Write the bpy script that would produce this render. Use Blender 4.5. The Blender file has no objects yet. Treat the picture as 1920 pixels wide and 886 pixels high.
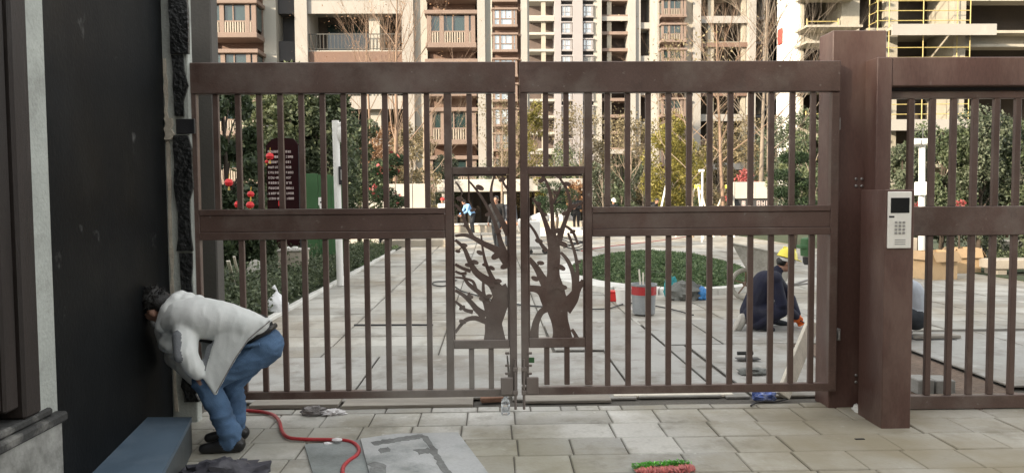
import bpy, bmesh, math, random
import numpy as np
from mathutils import Vector, Matrix, noise as mnoise
SC = bpy.context.scene
COL = SC.collection
rnd = random.Random(7)
R = math.radians
# ---------------------------------------------------------------- camera
F_PX, CW, CH = 1450.0, 1920.0, 886.0
CAM_LOC = Vector((0, 0, 1.6))
CAM_ROT = Matrix.Rotation(R(-1.4), 3, 'Z') @ Matrix.Rotation(R(90 - 2.95), 3, 'X') @ Matrix.Rotation(R(-0.43), 3, 'Z')
cam_d = bpy.data.cameras.new('camera')
cam = bpy.data.objects.new('camera', cam_d)
COL.objects.link(cam)
cam_d.sensor_width = 36
cam_d.lens = F_PX / CW * 36
cam_d.clip_start = 0.05
cam_d.clip_end = 1500
cam.matrix_world = Matrix.Translation(CAM_LOC) @ CAM_ROT.to_4x4()
SC.camera = cam
SC.render.resolution_x, SC.render.resolution_y = 1024, 472
# ---------------------------------------------------------------- sky, sun, exposure
SUN_EL, SUN_AZ = R(17), R(55)          # low winter sun from behind the left shoulder
SUN_DIR = Vector((-math.sin(SUN_AZ) * math.cos(SUN_EL), -math.cos(SUN_AZ) * math.cos(SUN_EL), math.sin(SUN_EL)))
wd = bpy.data.worlds.new('World')
SC.world = wd
wd.use_nodes = True
nt = wd.node_tree
bg = nt.nodes['Background']
sky = nt.nodes.new('ShaderNodeTexSky')
sky.sky_type = 'NISHITA'
sky.sun_disc = False
sky.sun_elevation = SUN_EL
sky.sun_rotation = math.atan2(SUN_DIR.x, SUN_DIR.y)
sky.air_density = 0.7
sky.dust_density = 1.0
sky.ozone_density = 0.3
hz = nt.nodes.new('ShaderNodeHueSaturation')      # hazy winter air: the whole sky is paler and less blue
hz.inputs['Saturation'].default_value = 0.42
tn = nt.nodes.new('ShaderNodeMix'); tn.data_type = 'RGBA'; tn.blend_type = 'MULTIPLY'
tn.inputs['Factor'].default_value = 1; tn.inputs['B'].default_value = (1.0, 0.975, 0.90, 1)
nt.links.new(sky.outputs[0], hz.inputs['Color'])
nt.links.new(hz.outputs[0], tn.inputs['A'])
hv = nt.nodes.new('ShaderNodeMix'); hv.data_type = 'RGBA'      # thin even cloud over the clear sky
hv.inputs['Factor'].default_value = 0.72; hv.inputs['B'].default_value = (1.9, 1.87, 1.80, 1)
nt.links.new(tn.outputs['Result'], hv.inputs['A'])
nt.links.new(hv.outputs['Result'], bg.inputs[0])
bg.inputs[1].default_value = 0.15
sun_d = bpy.data.lights.new('sun', 'SUN')
sun_d.energy = 1.9
sun_d.angle = R(1.5)
sun_d.color = (1.0, 0.84, 0.64)
sun = bpy.data.objects.new('sun', sun_d)
COL.objects.link(sun)
sun.location = (-20, -30, 30)
sun.rotation_euler = SUN_DIR.to_track_quat('Z', 'Y').to_euler()
SC.view_settings.view_transform = 'Standard'
SC.view_settings.look = 'None'
SC.view_settings.gamma = 1
SC.view_settings.exposure = 2.5
# ---------------------------------------------------------------- where a photo pixel lies at a given distance
def ray(u, v):
    return CAM_ROT @ Vector(((u - CW / 2) / F_PX, -(v - CH / 2) / F_PX, -1))
def W(u, v, Y):
    d = ray(u, v)
    return CAM_LOC + d * ((Y - CAM_LOC.y) / d.y)
def G(u, v, z=0.0):
    d = ray(u, v)
    return CAM_LOC + d * ((z - CAM_LOC.z) / d.z)
# ---------------------------------------------------------------- materials
def M(name, col, rough=.7, var=.18, scale=3.0, fine=60.0, bump=.15, metal=0.0, rand=0.0, island=0.0, dirt=None, spec=.5,
      stretch=(1, 1, 1), trans=0.0, emit=0.0, bdist=.01, edge=None, dust=None):
    m = bpy.data.materials.new(name)
    m.use_nodes = True
    n, l = m.node_tree.nodes, m.node_tree.links
    b = n['Principled BSDF']
    b.inputs['Roughness'].default_value = rough
    b.inputs['Metallic'].default_value = metal
    b.inputs['Specular IOR Level'].default_value = spec
    if trans: b.inputs['Transmission Weight'].default_value = trans
    g = n.new('ShaderNodeNewGeometry')
    mp = n.new('ShaderNodeMapping'); mp.inputs['Scale'].default_value = stretch
    l.new(g.outputs['Position'], mp.inputs['Vector'])
    n1 = n.new('ShaderNodeTexNoise'); n1.inputs['Scale'].default_value = scale; n1.inputs['Detail'].default_value = 6
    n2 = n.new('ShaderNodeTexNoise'); n2.inputs['Scale'].default_value = fine; n2.inputs['Detail'].default_value = 3
    l.new(mp.outputs[0], n1.inputs['Vector']); l.new(mp.outputs[0], n2.inputs['Vector'])
    def math_(op, a, c):
        k = n.new('ShaderNodeMath'); k.operation = op
        for i, x in enumerate((a, c)):
            if isinstance(x, (int, float)): k.inputs[i].default_value = x
            else: l.new(x, k.inputs[i])
        return k.outputs[0]
    def mr(x, lo, hi, a=.3, c=.7):
        k = n.new('ShaderNodeMapRange'); k.inputs['From Min'].default_value = a; k.inputs['From Max'].default_value = c
        k.inputs['To Min'].default_value = lo; k.inputs['To Max'].default_value = hi
        l.new(x, k.inputs['Value']); return k.outputs[0]
    f = math_('MULTIPLY', mr(n1.outputs['Fac'], 1 - var, 1 + var), mr(n2.outputs['Fac'], 1 - var * .5, 1 + var * .5))
    if rand:
        oi = n.new('ShaderNodeObjectInfo')
        f = math_('MULTIPLY', f, mr(oi.outputs['Random'], 1 - rand, 1 + rand, 0, 1))
    if island:
        f = math_('MULTIPLY', f, mr(g.outputs['Random Per Island'], 1 - island, 1 + island, 0, 1))
    mix = n.new('ShaderNodeMix'); mix.data_type = 'RGBA'; mix.blend_type = 'MULTIPLY'
    mix.inputs['Factor'].default_value = 1
    mix.inputs['A'].default_value = (*col, 1)
    cc = n.new('ShaderNodeCombineColor')
    for i in range(3): l.new(f, cc.inputs[i])
    l.new(cc.outputs[0], mix.inputs['B'])
    out = mix.outputs['Result']
    for dd in (dirt if isinstance(dirt, list) else [dirt] if dirt else []):
        dcol, amt, dsc, lo, hi = dd
        n3 = n.new('ShaderNodeTexNoise'); n3.inputs['Scale'].default_value = dsc; n3.inputs['Detail'].default_value = 8
        n3.inputs['Roughness'].default_value = .65
        l.new(mp.outputs[0], n3.inputs['Vector'])
        k = mr(n3.outputs['Fac'], 0, amt, lo, hi)
        mx = n.new('ShaderNodeMix'); mx.data_type = 'RGBA'
        l.new(k, mx.inputs['Factor']); l.new(out, mx.inputs['A']); mx.inputs['B'].default_value = (*dcol, 1)
        out = mx.outputs['Result']
    if edge:                                  # grime gathered along the rim of each stone
        tc = n.new('ShaderNodeTexCoord'); sx = n.new('ShaderNodeSeparateXYZ'); l.new(tc.outputs['Generated'], sx.inputs[0])
        ex = math_('ABSOLUTE', math_('SUBTRACT', sx.outputs[0], .5), 0); ey = math_('ABSOLUTE', math_('SUBTRACT', sx.outputs[1], .5), 0)
        k = math_('MULTIPLY', mr(math_('MAXIMUM', ex, ey), 0, edge[1], edge[2], .5), mr(n1.outputs['Fac'], -.25, 1.5))
        mx = n.new('ShaderNodeMix'); mx.data_type = 'RGBA'; mx.clamp_factor = True
        l.new(k, mx.inputs['Factor']); l.new(out, mx.inputs['A']); mx.inputs['B'].default_value = (*edge[0], 1)
        out = mx.outputs['Result']
    for dust in (dust if isinstance(dust, list) else [dust] if dust else []):   # a splash of dust or dirt round one place
        dcol, cen, rad, amt = dust
        vd = n.new('ShaderNodeVectorMath'); vd.operation = 'DISTANCE'; vd.inputs[1].default_value = cen
        l.new(g.outputs['Position'], vd.inputs[0])
        k = math_('MULTIPLY', mr(vd.outputs['Value'], amt, 0, rad * .25, rad), mr(n1.outputs['Fac'], .35, 1.2))
        mx = n.new('ShaderNodeMix'); mx.data_type = 'RGBA'; mx.clamp_factor = True
        l.new(k, mx.inputs['Factor']); l.new(out, mx.inputs['A']); mx.inputs['B'].default_value = (*dcol, 1)
        out = mx.outputs['Result']
    l.new(out, b.inputs['Base Color'])
    if bump:
        bp = n.new('ShaderNodeBump'); bp.inputs['Strength'].default_value = bump; bp.inputs['Distance'].default_value = bdist
        l.new(n2.outputs['Fac'], bp.inputs['Height']); l.new(bp.outputs[0], b.inputs['Normal'])
        l.new(mr(n1.outputs['Fac'], max(.02, rough - .1), min(1, rough + .12)), b.inputs['Roughness'])
    return m
def leafmat(name, c1, c2, rough=.55, tr=.25):
    m = bpy.data.materials.new(name); m.use_nodes = True
    n, l = m.node_tree.nodes, m.node_tree.links
    b = n['Principled BSDF']; b.inputs['Roughness'].default_value = rough
    g = n.new('ShaderNodeNewGeometry')
    r = n.new('ShaderNodeValToRGB')
    r.color_ramp.elements[0].color = (*[x * .55 for x in c1], 1); r.color_ramp.elements[1].color = (*c2, 1)
    e = r.color_ramp.elements.new(.5); e.color = (*c1, 1)
    l.new(g.outputs['Random Per Island'], r.inputs[0])
    l.new(r.outputs[0], b.inputs['Base Color'])
    t = n.new('ShaderNodeBsdfTranslucent'); l.new(r.outputs[0], t.inputs['Color'])
    mx = n.new('ShaderNodeMixShader'); mx.inputs[0].default_value = tr
    l.new(b.outputs[0], mx.inputs[1]); l.new(t.outputs[0], mx.inputs[2])
    l.new(mx.outputs[0], n['Material Output'].inputs['Surface'])
    return m
MT = {}
# ---------------------------------------------------------------- mesh helpers
class MB:
    def __init__(s): s.v, s.f, s.mi = [], [], []
    def add(s, vs, fs, mi=0):
        o = len(s.v); s.v += [tuple(p) for p in vs]; s.f += [tuple(i + o for i in q) for q in fs]; s.mi += [mi] * len(fs)
    def box(s, x0, x1, y0, y1, z0, z1, c=0.0, mi=0, mat=None):
        if x0 > x1: x0, x1 = x1, x0
        if y0 > y1: y0, y1 = y1, y0
        if z0 > z1: z0, z1 = z1, z0
        if not c:
            vs = [(x, y, z) for x in (x0, x1) for y in (y0, y1) for z in (z0, z1)]
            fs = [(0, 1, 3, 2), (4, 6, 7, 5), (0, 4, 5, 1), (2, 3, 7, 6), (0, 2, 6, 4), (1, 5, 7, 3)]
        else:
            c = min(c, (x1 - x0) * .45, (y1 - y0) * .45, (z1 - z0) * .45)
            bm = bmesh.new(); bmesh.ops.create_cube(bm, size=1)
            for p in bm.verts:
                p.co = Vector((x0 if p.co.x < 0 else x1, y0 if p.co.y < 0 else y1, z0 if p.co.z < 0 else z1))
            bmesh.ops.bevel(bm, geom=bm.edges[:], offset=c, segments=1, affect='EDGES', profile=.5)
            bm.verts.index_update()
            vs = [tuple(p.co) for p in bm.verts]; fs = [tuple(q.index for q in f.verts) for f in bm.faces]; bm.free()
        if mat is not None: vs = [mat @ Vector(p) for p in vs]
        s.add(vs, fs, mi); return s
    def obox(s, cen, size, rot=None, c=0.0, mi=0):
        m = Matrix.Translation(Vector(cen)) @ (rot.to_4x4() if rot is not None else Matrix.Identity(4))
        a, b, d = size
        return s.box(-a / 2, a / 2, -b / 2, b / 2, -d / 2, d / 2, c, mi, m)
    def tube(s, pts, r, n=8, mi=0, cap=True):
        pts = [Vector(p) for p in pts]
        rs = r if isinstance(r, (list, tuple)) else [r] * len(pts)
        vs, fs = [], []
        up = None
        for i, p in enumerate(pts):
            t = (pts[min(i + 1, len(pts) - 1)] - pts[max(i - 1, 0)])
            t = t.normalized() if t.length > 1e-9 else Vector((0, 0, 1))
            if up is None: up = Vector((0, 0, 1)) if abs(t.z) < .9 else Vector((1, 0, 0))
            a = t.cross(up)
            if a.length < 1e-6: a = t.cross(Vector((0, 1, 0)))
            a.normalize(); b = a.cross(t).normalized(); up = b
            for k in range(n):
                q = 2 * math.pi * k / n
                vs.append(p + a * math.cos(q) * rs[i] + b * math.sin(q) * rs[i])
        for i in range(len(pts) - 1):
            for k in range(n):
                k2 = (k + 1) % n
                fs.append((i * n + k, i * n + k2, (i + 1) * n + k2, (i + 1) * n + k))
        if cap:
            fs.append(tuple(range(n - 1, -1, -1))); fs.append(tuple((len(pts) - 1) * n + k for k in range(n)))
        s.add(vs, fs, mi); return s
    def lathe(s, prof, cen=(0, 0, 0), n=20, mi=0, rot=None):
        vs, fs = [], []
        for r, z in prof:
            for k in range(n):
                q = 2 * math.pi * k / n
                p = Vector((r * math.cos(q), r * math.sin(q), z))
                if rot is not None: p = rot @ p
                vs.append(p + Vector(cen))
        m = len(prof)
        for i in range(m - 1):
            for k in range(n):
                k2 = (k + 1) % n
                fs.append((i * n + k, i * n + k2, (i + 1) * n + k2, (i + 1) * n + k))
        fs.append(tuple(range(n - 1, -1, -1))); fs.append(tuple((m - 1) * n + k for k in range(n)))
        s.add(vs, fs, mi); return s
    def prism(s, poly, y0, y1, mi=0):
        """outline in (x, z), thick along y"""
        a = sum(poly[i][0] * poly[(i + 1) % len(poly)][1] - poly[(i + 1) % len(poly)][0] * poly[i][1] for i in range(len(poly)))
        if a < 0: poly = poly[::-1]
        n = len(poly)
        vs = [(x, y0, z) for x, z in poly] + [(x, y1, z) for x, z in poly]
        fs = [tuple(range(n)), tuple(range(2 * n - 1, n - 1, -1))]
        for i in range(n):
            j = (i + 1) % n
            fs.append((j, i, i + n, j + n))
        s.add(vs, fs, mi); return s
    def slab(s, poly, z0, z1, mi=0):
        """outline in (x, y), thick along z"""
        a = sum(poly[i][0] * poly[(i + 1) % len(poly)][1] - poly[(i + 1) % len(poly)][0] * poly[i][1] for i in range(len(poly)))
        if a < 0: poly = poly[::-1]
        n = len(poly)
        vs = [(x, y, z0) for x, y in poly] + [(x, y, z1) for x, y in poly]
        fs = [tuple(range(n - 1, -1, -1)), tuple(range(n, 2 * n))]
        for i in range(n):
            j = (i + 1) % n
            fs.append((i, j, j + n, i + n))
        s.add(vs, fs, mi); return s
    def ell(s, cen, rad, rot=None, n=14, mi=0, jit=0.0, js=3.0):
        cen = Vector(cen); vs, fs = [], []
        m = max(6, n // 2 + 1)
        for i in range(m + 1):
            th = math.pi * i / m
            for k in range(n):
                q = 2 * math.pi * k / n
                p = Vector((math.sin(th) * math.cos(q), math.sin(th) * math.sin(q), math.cos(th)))
                sc = 1 + (jit * mnoise.noise(p * js + cen * 7) if jit else 0)
                p = Vector((p.x * rad[0], p.y * rad[1], p.z * rad[2])) * sc
                if rot is not None: p = rot @ p
                vs.append(p + cen)
        for i in range(m):
            for k in range(n):
                k2 = (k + 1) % n
                fs.append((i * n + k, (i + 1) * n + k, (i + 1) * n + k2, i * n + k2))
        s.add(vs, fs, mi); return s
    def mesh(s, name, mats, origin=(0, 0, 0), smooth=0):
        me = bpy.data.meshes.new(name)
        o = Vector(origin)
        me.from_pydata([tuple(Vector(p) - o) for p in s.v], [], s.f)
        for m in (mats if isinstance(mats, (list, tuple)) else [mats]): me.materials.append(m)
        if any(s.mi): me.polygons.foreach_set('material_index', s.mi)
        if smooth:
            me.polygons.foreach_set('use_smooth', [True] * len(me.polygons))
            me.set_sharp_from_angle(angle=R(smooth))
        me.update(); return me
WO = {}
def wo(o): return WO.get(o.name, Vector((0, 0, 0)))
def tag(o, label=None, cat=None, group=None, kind=None):
    if label: o['label'] = label
    if cat: o['category'] = cat
    if group: o['group'] = group
    if kind: o['kind'] = kind
    return o
def link(o, loc, parent=None):
    COL.objects.link(o)
    WO[o.name] = Vector(loc)
    if parent is not None:
        o.parent = parent; o.location = Vector(loc) - wo(parent)
    else: o.location = loc
    return o
def thing(name, label, cat, loc=(0, 0, 0), group=None):
    o = bpy.data.objects.new(name, None)
    o.empty_display_size = .1
    link(o, loc)
    return tag(o, label, cat, group)
def obj(name, mb, mats, parent=None, loc=None, smooth=0, label=None, cat=None, group=None, kind=None):
    """one mesh object; mb is in world coordinates, loc is its own base"""
    if loc is None: loc = wo(parent) if parent is not None else (0, 0, 0)
    me = mb.mesh(name, mats, loc, smooth)
    o = bpy.data.objects.new(name, me)
    link(o, loc, parent)
    return tag(o, label, cat, group, kind)
def inst(name, me, loc, parent=None, rz=0.0, label=None, cat=None, group=None, rot=None):
    o = bpy.data.objects.new(name, me)
    link(o, loc, parent)
    o.rotation_euler = rot if rot else (0, 0, rz)
    return tag(o, label, cat, group)
def copy_tree(o, loc, rz, label, parent=None, group=None):
    c = o.copy(); COL.objects.link(c)
    if parent is None:
        c.location = loc; c.rotation_euler = (0, 0, rz); WO[c.name] = Vector(loc)
        if label: c['label'] = label
        if group: c['group'] = group
    else: c.parent = parent
    for ch in list(o.children): copy_tree(ch, None, 0, None, c)
    return c
def leaf_mesh(name, P, size, mat, ratio=.5, seed=1, up=.3, N=None):
    """many small bent leaves at the points P (n,3)"""
    rs = np.random.RandomState(seed)
    n = len(P)
    a = rs.normal(size=(n, 3)); a /= np.linalg.norm(a, axis=1)[:, None]
    b = rs.normal(size=(n, 3)); b[:, 2] += up
    nn = np.cross(a, b); nn /= np.linalg.norm(nn, axis=1)[:, None] + 1e-9
    t = np.cross(nn, a)
    s = (size * rs.uniform(.4, 1.45, n))[:, None]
    v = np.empty((n, 4, 3))
    v[:, 0] = P - a * s * .5
    v[:, 1] = P + t * s * ratio * .5 + nn * s * .08
    v[:, 2] = P + a * s * .5
    v[:, 3] = P - t * s * ratio * .5 + nn * s * .08
    me = bpy.data.meshes.new(name)
    me.vertices.add(n * 4); me.vertices.foreach_set('co', v.reshape(-1).astype(np.float32))
    me.loops.add(n * 4); me.loops.foreach_set('vertex_index', np.arange(n * 4, dtype=np.int32))
    me.polygons.add(n)
    me.polygons.foreach_set('loop_start', np.arange(0, n * 4, 4, dtype=np.int32))
    me.materials.append(mat)
    me.update(calc_edges=True); me.validate()
    return me
def clump_points(cs, per, seed, shell=.55):
    """points in a cloud of ellipsoid clumps cs = [(centre, (rx, ry, rz))]"""
    rs = np.random.RandomState(seed)
    out = []
    for c, r in cs:
        d = rs.normal(size=(per, 3)); d /= np.linalg.norm(d, axis=1)[:, None]
        q = rs.uniform(shell ** 3, 1, per) ** (1 / 3)
        out.append(np.array(c) + d * q[:, None] * np.array(r))
    return np.concatenate(out)
def branches(mb, base, d, length, r0, depth, rs, spread=.5, n=6, tips=None, upb=.25, kids=(2, 4), shrink=.68):
    segs = 4
    pts, rad = [Vector(base)], [r0]
    p, dd = Vector(base), Vector(d).normalized()
    for i in range(segs):
        dd = (dd + Vector((rs.gauss(0, .1), rs.gauss(0, .1), rs.gauss(0, .06) + upb * .1))).normalized()
        p = p + dd * length / segs
        pts.append(p.copy()); rad.append(r0 * (1 - .55 * (i + 1) / segs))
    mb.tube(pts, rad, n=max(3, n), cap=False)
    if depth <= 0:
        if tips is not None: tips.append(p.copy())
        return
    for k in range(rs.randint(*kids)):
        i = rs.randint(2, segs)
        ax = Vector((rs.gauss(0, 1), rs.gauss(0, 1), rs.gauss(0, .4))).normalized()
        nd = (dd + ax * spread * rs.uniform(.6, 1.3) + Vector((0, 0, upb))).normalized()
        branches(mb, pts[i], nd, length * shrink * rs.uniform(.75, 1.15), rad[i] * .72, depth - 1, rs, spread, n - 1, tips, upb, kids, shrink)
# ---------------------------------------------------------------- people: one continuous voxel-remeshed body
def fuse(name, prims, mats, parent, voxel=.008, smooth_it=4, label=None, extra=None, creases=None):
    """prims: ('c', a, b, ra, rb, mi) tapered capsule | ('e', c, radii, rot, mi) ellipsoid | ('m', MB, mi)"""
    mb = MB()
    for p in prims:
        if p[0] == 'c':
            a, b, ra, rb = Vector(p[1]), Vector(p[2]), p[3], p[4]
            d = b - a; L = max(d.length, 1e-4); q = d.to_track_quat('Z', 'Y').to_matrix()
            prof = []
            for i in range(7):
                t = math.pi / 2 * (1 - i / 6)
                prof.append((max(1e-4, ra * math.cos(t)), -ra * math.sin(t)))
            for i in range(7):
                t = math.pi / 2 * i / 6
                prof.append((max(1e-4, rb * math.cos(t)), L + rb * math.sin(t)))
            mb.lathe(prof, a, 16, rot=q)
        elif p[0] == 'e': mb.ell(p[1], p[2], p[3], n=18)
        else: mb.add(p[1].v, p[1].f)
    o0 = wo(parent) if parent is not None else Vector()
    me = mb.mesh(name, mats, o0)
    tmp = bpy.data.objects.new('tmp', me); COL.objects.link(tmp)
    md = tmp.modifiers.new('r', 'REMESH'); md.mode = 'VOXEL'; md.voxel_size = voxel
    ms = tmp.modifiers.new('s', 'SMOOTH'); ms.factor = .5; ms.iterations = smooth_it
    dg = bpy.context.evaluated_depsgraph_get()
    nm = bpy.data.meshes.new_from_object(tmp.evaluated_get(dg))
    bpy.data.objects.remove(tmp); bpy.data.meshes.remove(me)
    nm.name = name
    nm.materials.clear()
    for m in mats: nm.materials.append(m)
    nf = len(nm.polygons)
    if len(mats) > 1:
        c = np.empty(nf * 3, np.float32); nm.polygons.foreach_get('center', c); c = c.reshape(-1, 3) + np.array(o0)
        best = np.full(nf, 1e9); idx = np.zeros(nf, np.int32)
        for p in prims:
            if p[0] == 'c':
                a, b = np.array(p[1]), np.array(p[2]); ab = b - a
                t = np.clip(((c - a) @ ab) / max(ab @ ab, 1e-9), 0, 1)
                d = np.linalg.norm(c - (a + t[:, None] * ab), axis=1) - (p[3] + (p[4] - p[3]) * t); mi = p[5]
            elif p[0] == 'e':
                q = c - np.array(p[1])
                if p[3] is not None: q = q @ np.array(p[3])
                d = (np.linalg.norm(q / np.array(p[2]), axis=1) - 1) * min(p[2]); mi = p[4]
            else:
                continue
            k = d < best; best[k] = d[k]; idx[k] = mi
        nm.polygons.foreach_set('material_index', idx)
    nm.polygons.foreach_set('use_smooth', [True] * nf)
    if creases:                                # cloth folds: ridged noise pushed along the normals
        amp, fr, mset = creases
        ok = np.zeros(len(nm.vertices), bool)
        mi = np.empty(nf, np.int32); nm.polygons.foreach_get('material_index', mi)
        lt_ = np.empty(nf, np.int32); nm.polygons.foreach_get('loop_total', lt_)
        vi = np.empty(len(nm.loops), np.int32); nm.loops.foreach_get('vertex_index', vi)
        ok[vi[np.isin(np.repeat(mi, lt_), list(mset))]] = True
        nv_, rmf = mnoise.noise_vector, mnoise.ridged_multi_fractal
        vv = nm.vertices
        dv = []
        for i in np.nonzero(ok)[0]:
            v = vv[int(i)]; q = v.co + o0
            q = q + nv_(q * 3.0) * .05
            dv.append((v, v.normal * amp * (rmf(Vector((q.x * fr[0], q.y * fr[1], q.z * fr[2])), 1.0, 2.2, 2, .9, 1.6) - .9)))
        for v, d in dv: v.co += d
    if extra: extra(nm)
    nm.update()
    o = bpy.data.objects.new(name, nm)
    link(o, o0, parent)
    if label: o['label'] = label
    return o
def hand(pr, w, d, nrm, side, mi, s=1.0, curl=.5):
    """palm and five fingers from wrist w along d; nrm is the palm side"""
    d = Vector(d).normalized(); nrm = Vector(nrm); nrm = (nrm - d * nrm.dot(d)).normalized(); a = d.cross(nrm).normalized() * side
    w = Vector(w)
    for k in range(4):
        off = a * (k - 1.5) * .02 * s
        pr.append(('c', w + off * .6, w + d * .085 * s + off, .014 * s, .0125 * s, mi))
        L = (.075, .085, .08, .062)[k] * s
        b0 = w + d * .085 * s + off
        d1 = (d + nrm * curl * .7).normalized(); d2 = (d + nrm * curl * 2).normalized()
        b1 = b0 + d1 * L * .5; b2 = b1 + d2 * L * .5
        pr.append(('c', b0, b1, .0095 * s, .009 * s, mi)); pr.append(('c', b1, b2, .009 * s, .0075 * s, mi))
    t0 = w + d * .03 * s - a * .028 * s
    t1 = t0 + (d * .6 - a * .7 + nrm * .3).normalized() * .038 * s
    t2 = t1 + (d * .9 - a * .1 + nrm * .4).normalized() * .032 * s
    pr.append(('c', t0, t1, .013 * s, .011 * s, mi)); pr.append(('c', t1, t2, .010 * s, .008 * s, mi))
def head_prims(pr, c, fwd, up, s, mi):
    fwd, up = Vector(fwd).normalized(), Vector(up)
    up = (up - fwd * up.dot(fwd)).normalized(); lat = fwd.cross(up)
    m = Matrix((lat, fwd, up)).transposed()
    c = Vector(c)
    pr.append(('e', c + up * .02 * s, (.077 * s, .095 * s, .10 * s), m, mi))
    pr.append(('e', c + fwd * .028 * s - up * .055 * s, (.056 * s, .062 * s, .065 * s), m, mi))
    pr.append(('c', c + fwd * .086 * s + up * .01 * s, c + fwd * .108 * s - up * .028 * s, .009 * s, .014 * s, mi))
    pr.append(('c', c + fwd * .078 * s - up * .062 * s - lat * .02 * s, c + fwd * .078 * s - up * .062 * s + lat * .02 * s, .010 * s, .010 * s, mi))
    for q in (-1, 1):
        pr.append(('e', c + lat * q * .079 * s - fwd * .005 * s - up * .01 * s, (.010 * s, .018 * s, .032 * s), m, mi))
        pr.append(('c', c + fwd * .083 * s + up * .03 * s + lat * q * .015 * s, c + fwd * .074 * s + up * .03 * s + lat * q * .045 * s, .009 * s, .008 * s, mi))
    return m
def face_bits(par, c, fwd, up, s, hair=None, cover=1.0):
    fwd, up = Vector(fwd).normalized(), Vector(up)
    up = (up - fwd * up.dot(fwd)).normalized(); lat = fwd.cross(up); c = Vector(c)
    m = Matrix((lat, fwd, up)).transposed()
    for q in (-1, 1):
        obj('eye', MB().ell(c + fwd * .079 * s + up * .008 * s + lat * q * .032 * s, (.013 * s, .008 * s, .007 * s), m, n=8), MT['eye'], par, smooth=60)
    if hair:
        h = MB()
        h.ell(c - fwd * .014 * s + up * .038 * s, (.085 * s, .098 * s, .092 * s), m, n=28, jit=.10, js=6)
        h.ell(c - fwd * .05 * s - up * .012 * s, (.073 * s, .06 * s, .075 * s), m, n=20, jit=.12, js=6)
        obj('hair', h, hair, par, smooth=60)
def stand_joints(h=1.7, **ov):
    J = dict(pelvis=(0, 0, .53), chest=(0, .01, .73), neck=(0, .005, .825), head=(0, .025, .915), fwd=(0, 1, 0), up=(0, 0, 1))
    for s, k in ((-1, 'L'), (1, 'R')):
        J.update({'sh' + k: (s * .112, 0, .80), 'el' + k: (s * .14, -.01, .62), 'wr' + k: (s * .135, .07, .50),
                  'hip' + k: (s * .052, 0, .51), 'kn' + k: (s * .055, .02, .28), 'an' + k: (s * .056, -.01, .045), 'to' + k: (s * .065, .09, .022)})
    J.update(ov)
    return {k: (Vector(v) if k in ('fwd', 'up') else Vector(v) * h) for k, v in J.items()}
def person(label, loc, rz, J, top, trousers, shoe, skin=None, hair=None, h=1.7, bulk=1.0, voxel=.011, group=None, glove=None, hood=False, world=False):
    skin = skin or MT['skin']; hair = hair if hair is not None else MT['hair']
    root = thing('person', label, 'person', loc, group)
    m = Matrix.Identity(4) if world else Matrix.Translation(Vector(loc)) @ Matrix.Rotation(rz, 4, 'Z')
    P = {k: (m.to_3x3() @ v if k in ('fwd', 'up') else m @ v) for k, v in J.items()}
    s = h / 1.72; b = s * bulk
    pr = []
    S, T, TR, SH, GL = 0, 1, 2, 3, 4
    lat = (P['shR'] - P['shL']).normalized()
    pr.append(('c', P['hipL'] , P['hipR'], .105 * b, .105 * b, TR))
    pr.append(('c', P['pelvis'] + lat * .03, P['chest'] + lat * .05, .12 * b, .125 * b, T))
    pr.append(('c', P['pelvis'] - lat * .03, P['chest'] - lat * .05, .12 * b, .125 * b, T))
    pr.append(('c', P['shL'], P['shR'], .07 * b, .07 * b, T))
    pr.append(('c', P['chest'] - lat * .06, P['neck'], .1 * b, .06 * s, T)); pr.append(('c', P['chest'] + lat * .06, P['neck'], .1 * b, .06 * s, T))
    pr.append(('c', P['neck'], P['head'] - P['up'] * .04 * s, .05 * s, .05 * s, S))
    head_prims(pr, P['head'], P['fwd'], P['up'], s, S)
    for k, sd in (('L', -1), ('R', 1)):
        pr.append(('c', P['sh' + k], P['el' + k], .062 * b, .05 * b, T))
        pr.append(('c', P['el' + k], P['wr' + k], .05 * b, .037 * b, T))
        d = P['wr' + k] - P['el' + k]
        hand(pr, P['wr' + k] + d.normalized() * .02 * s, d + Vector((0, 0, -.02)), -lat * sd + Vector((0, 0, .01)), sd, GL if glove else S, s * 1.05)
        pr.append(('c', P['hip' + k], P['kn' + k], .092 * b, .064 * b, TR))
        pr.append(('c', P['kn' + k], P['an' + k], .064 * b, .05 * b, TR))
        pr.append(('c', P['an' + k] - Vector((0, 0, .012 * s)), P['to' + k], .04 * s, .034 * s, SH))
        hl = (P['an' + k] - P['to' + k]); hl.z = 0; hl = hl.normalized() * .045 * s if hl.length > 1e-6 else hl
        pr.append(('c', P['an' + k] - Vector((0, 0, .012 * s)), P['an' + k] + hl - Vector((0, 0, .018 * s)), .038 * s, .03 * s, SH))
    if hood: pr.append(('c', P['neck'] - P['fwd'] * .05 * s - lat * .06, P['neck'] - P['fwd'] * .05 * s + lat * .06, .05 * s, .05 * s, T))
    fuse('body', pr, [skin, top, trousers, shoe, glove or skin], root, voxel)
    face_bits(root, P['head'], P['fwd'], P['up'], s, hair)
    return root, P
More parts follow.
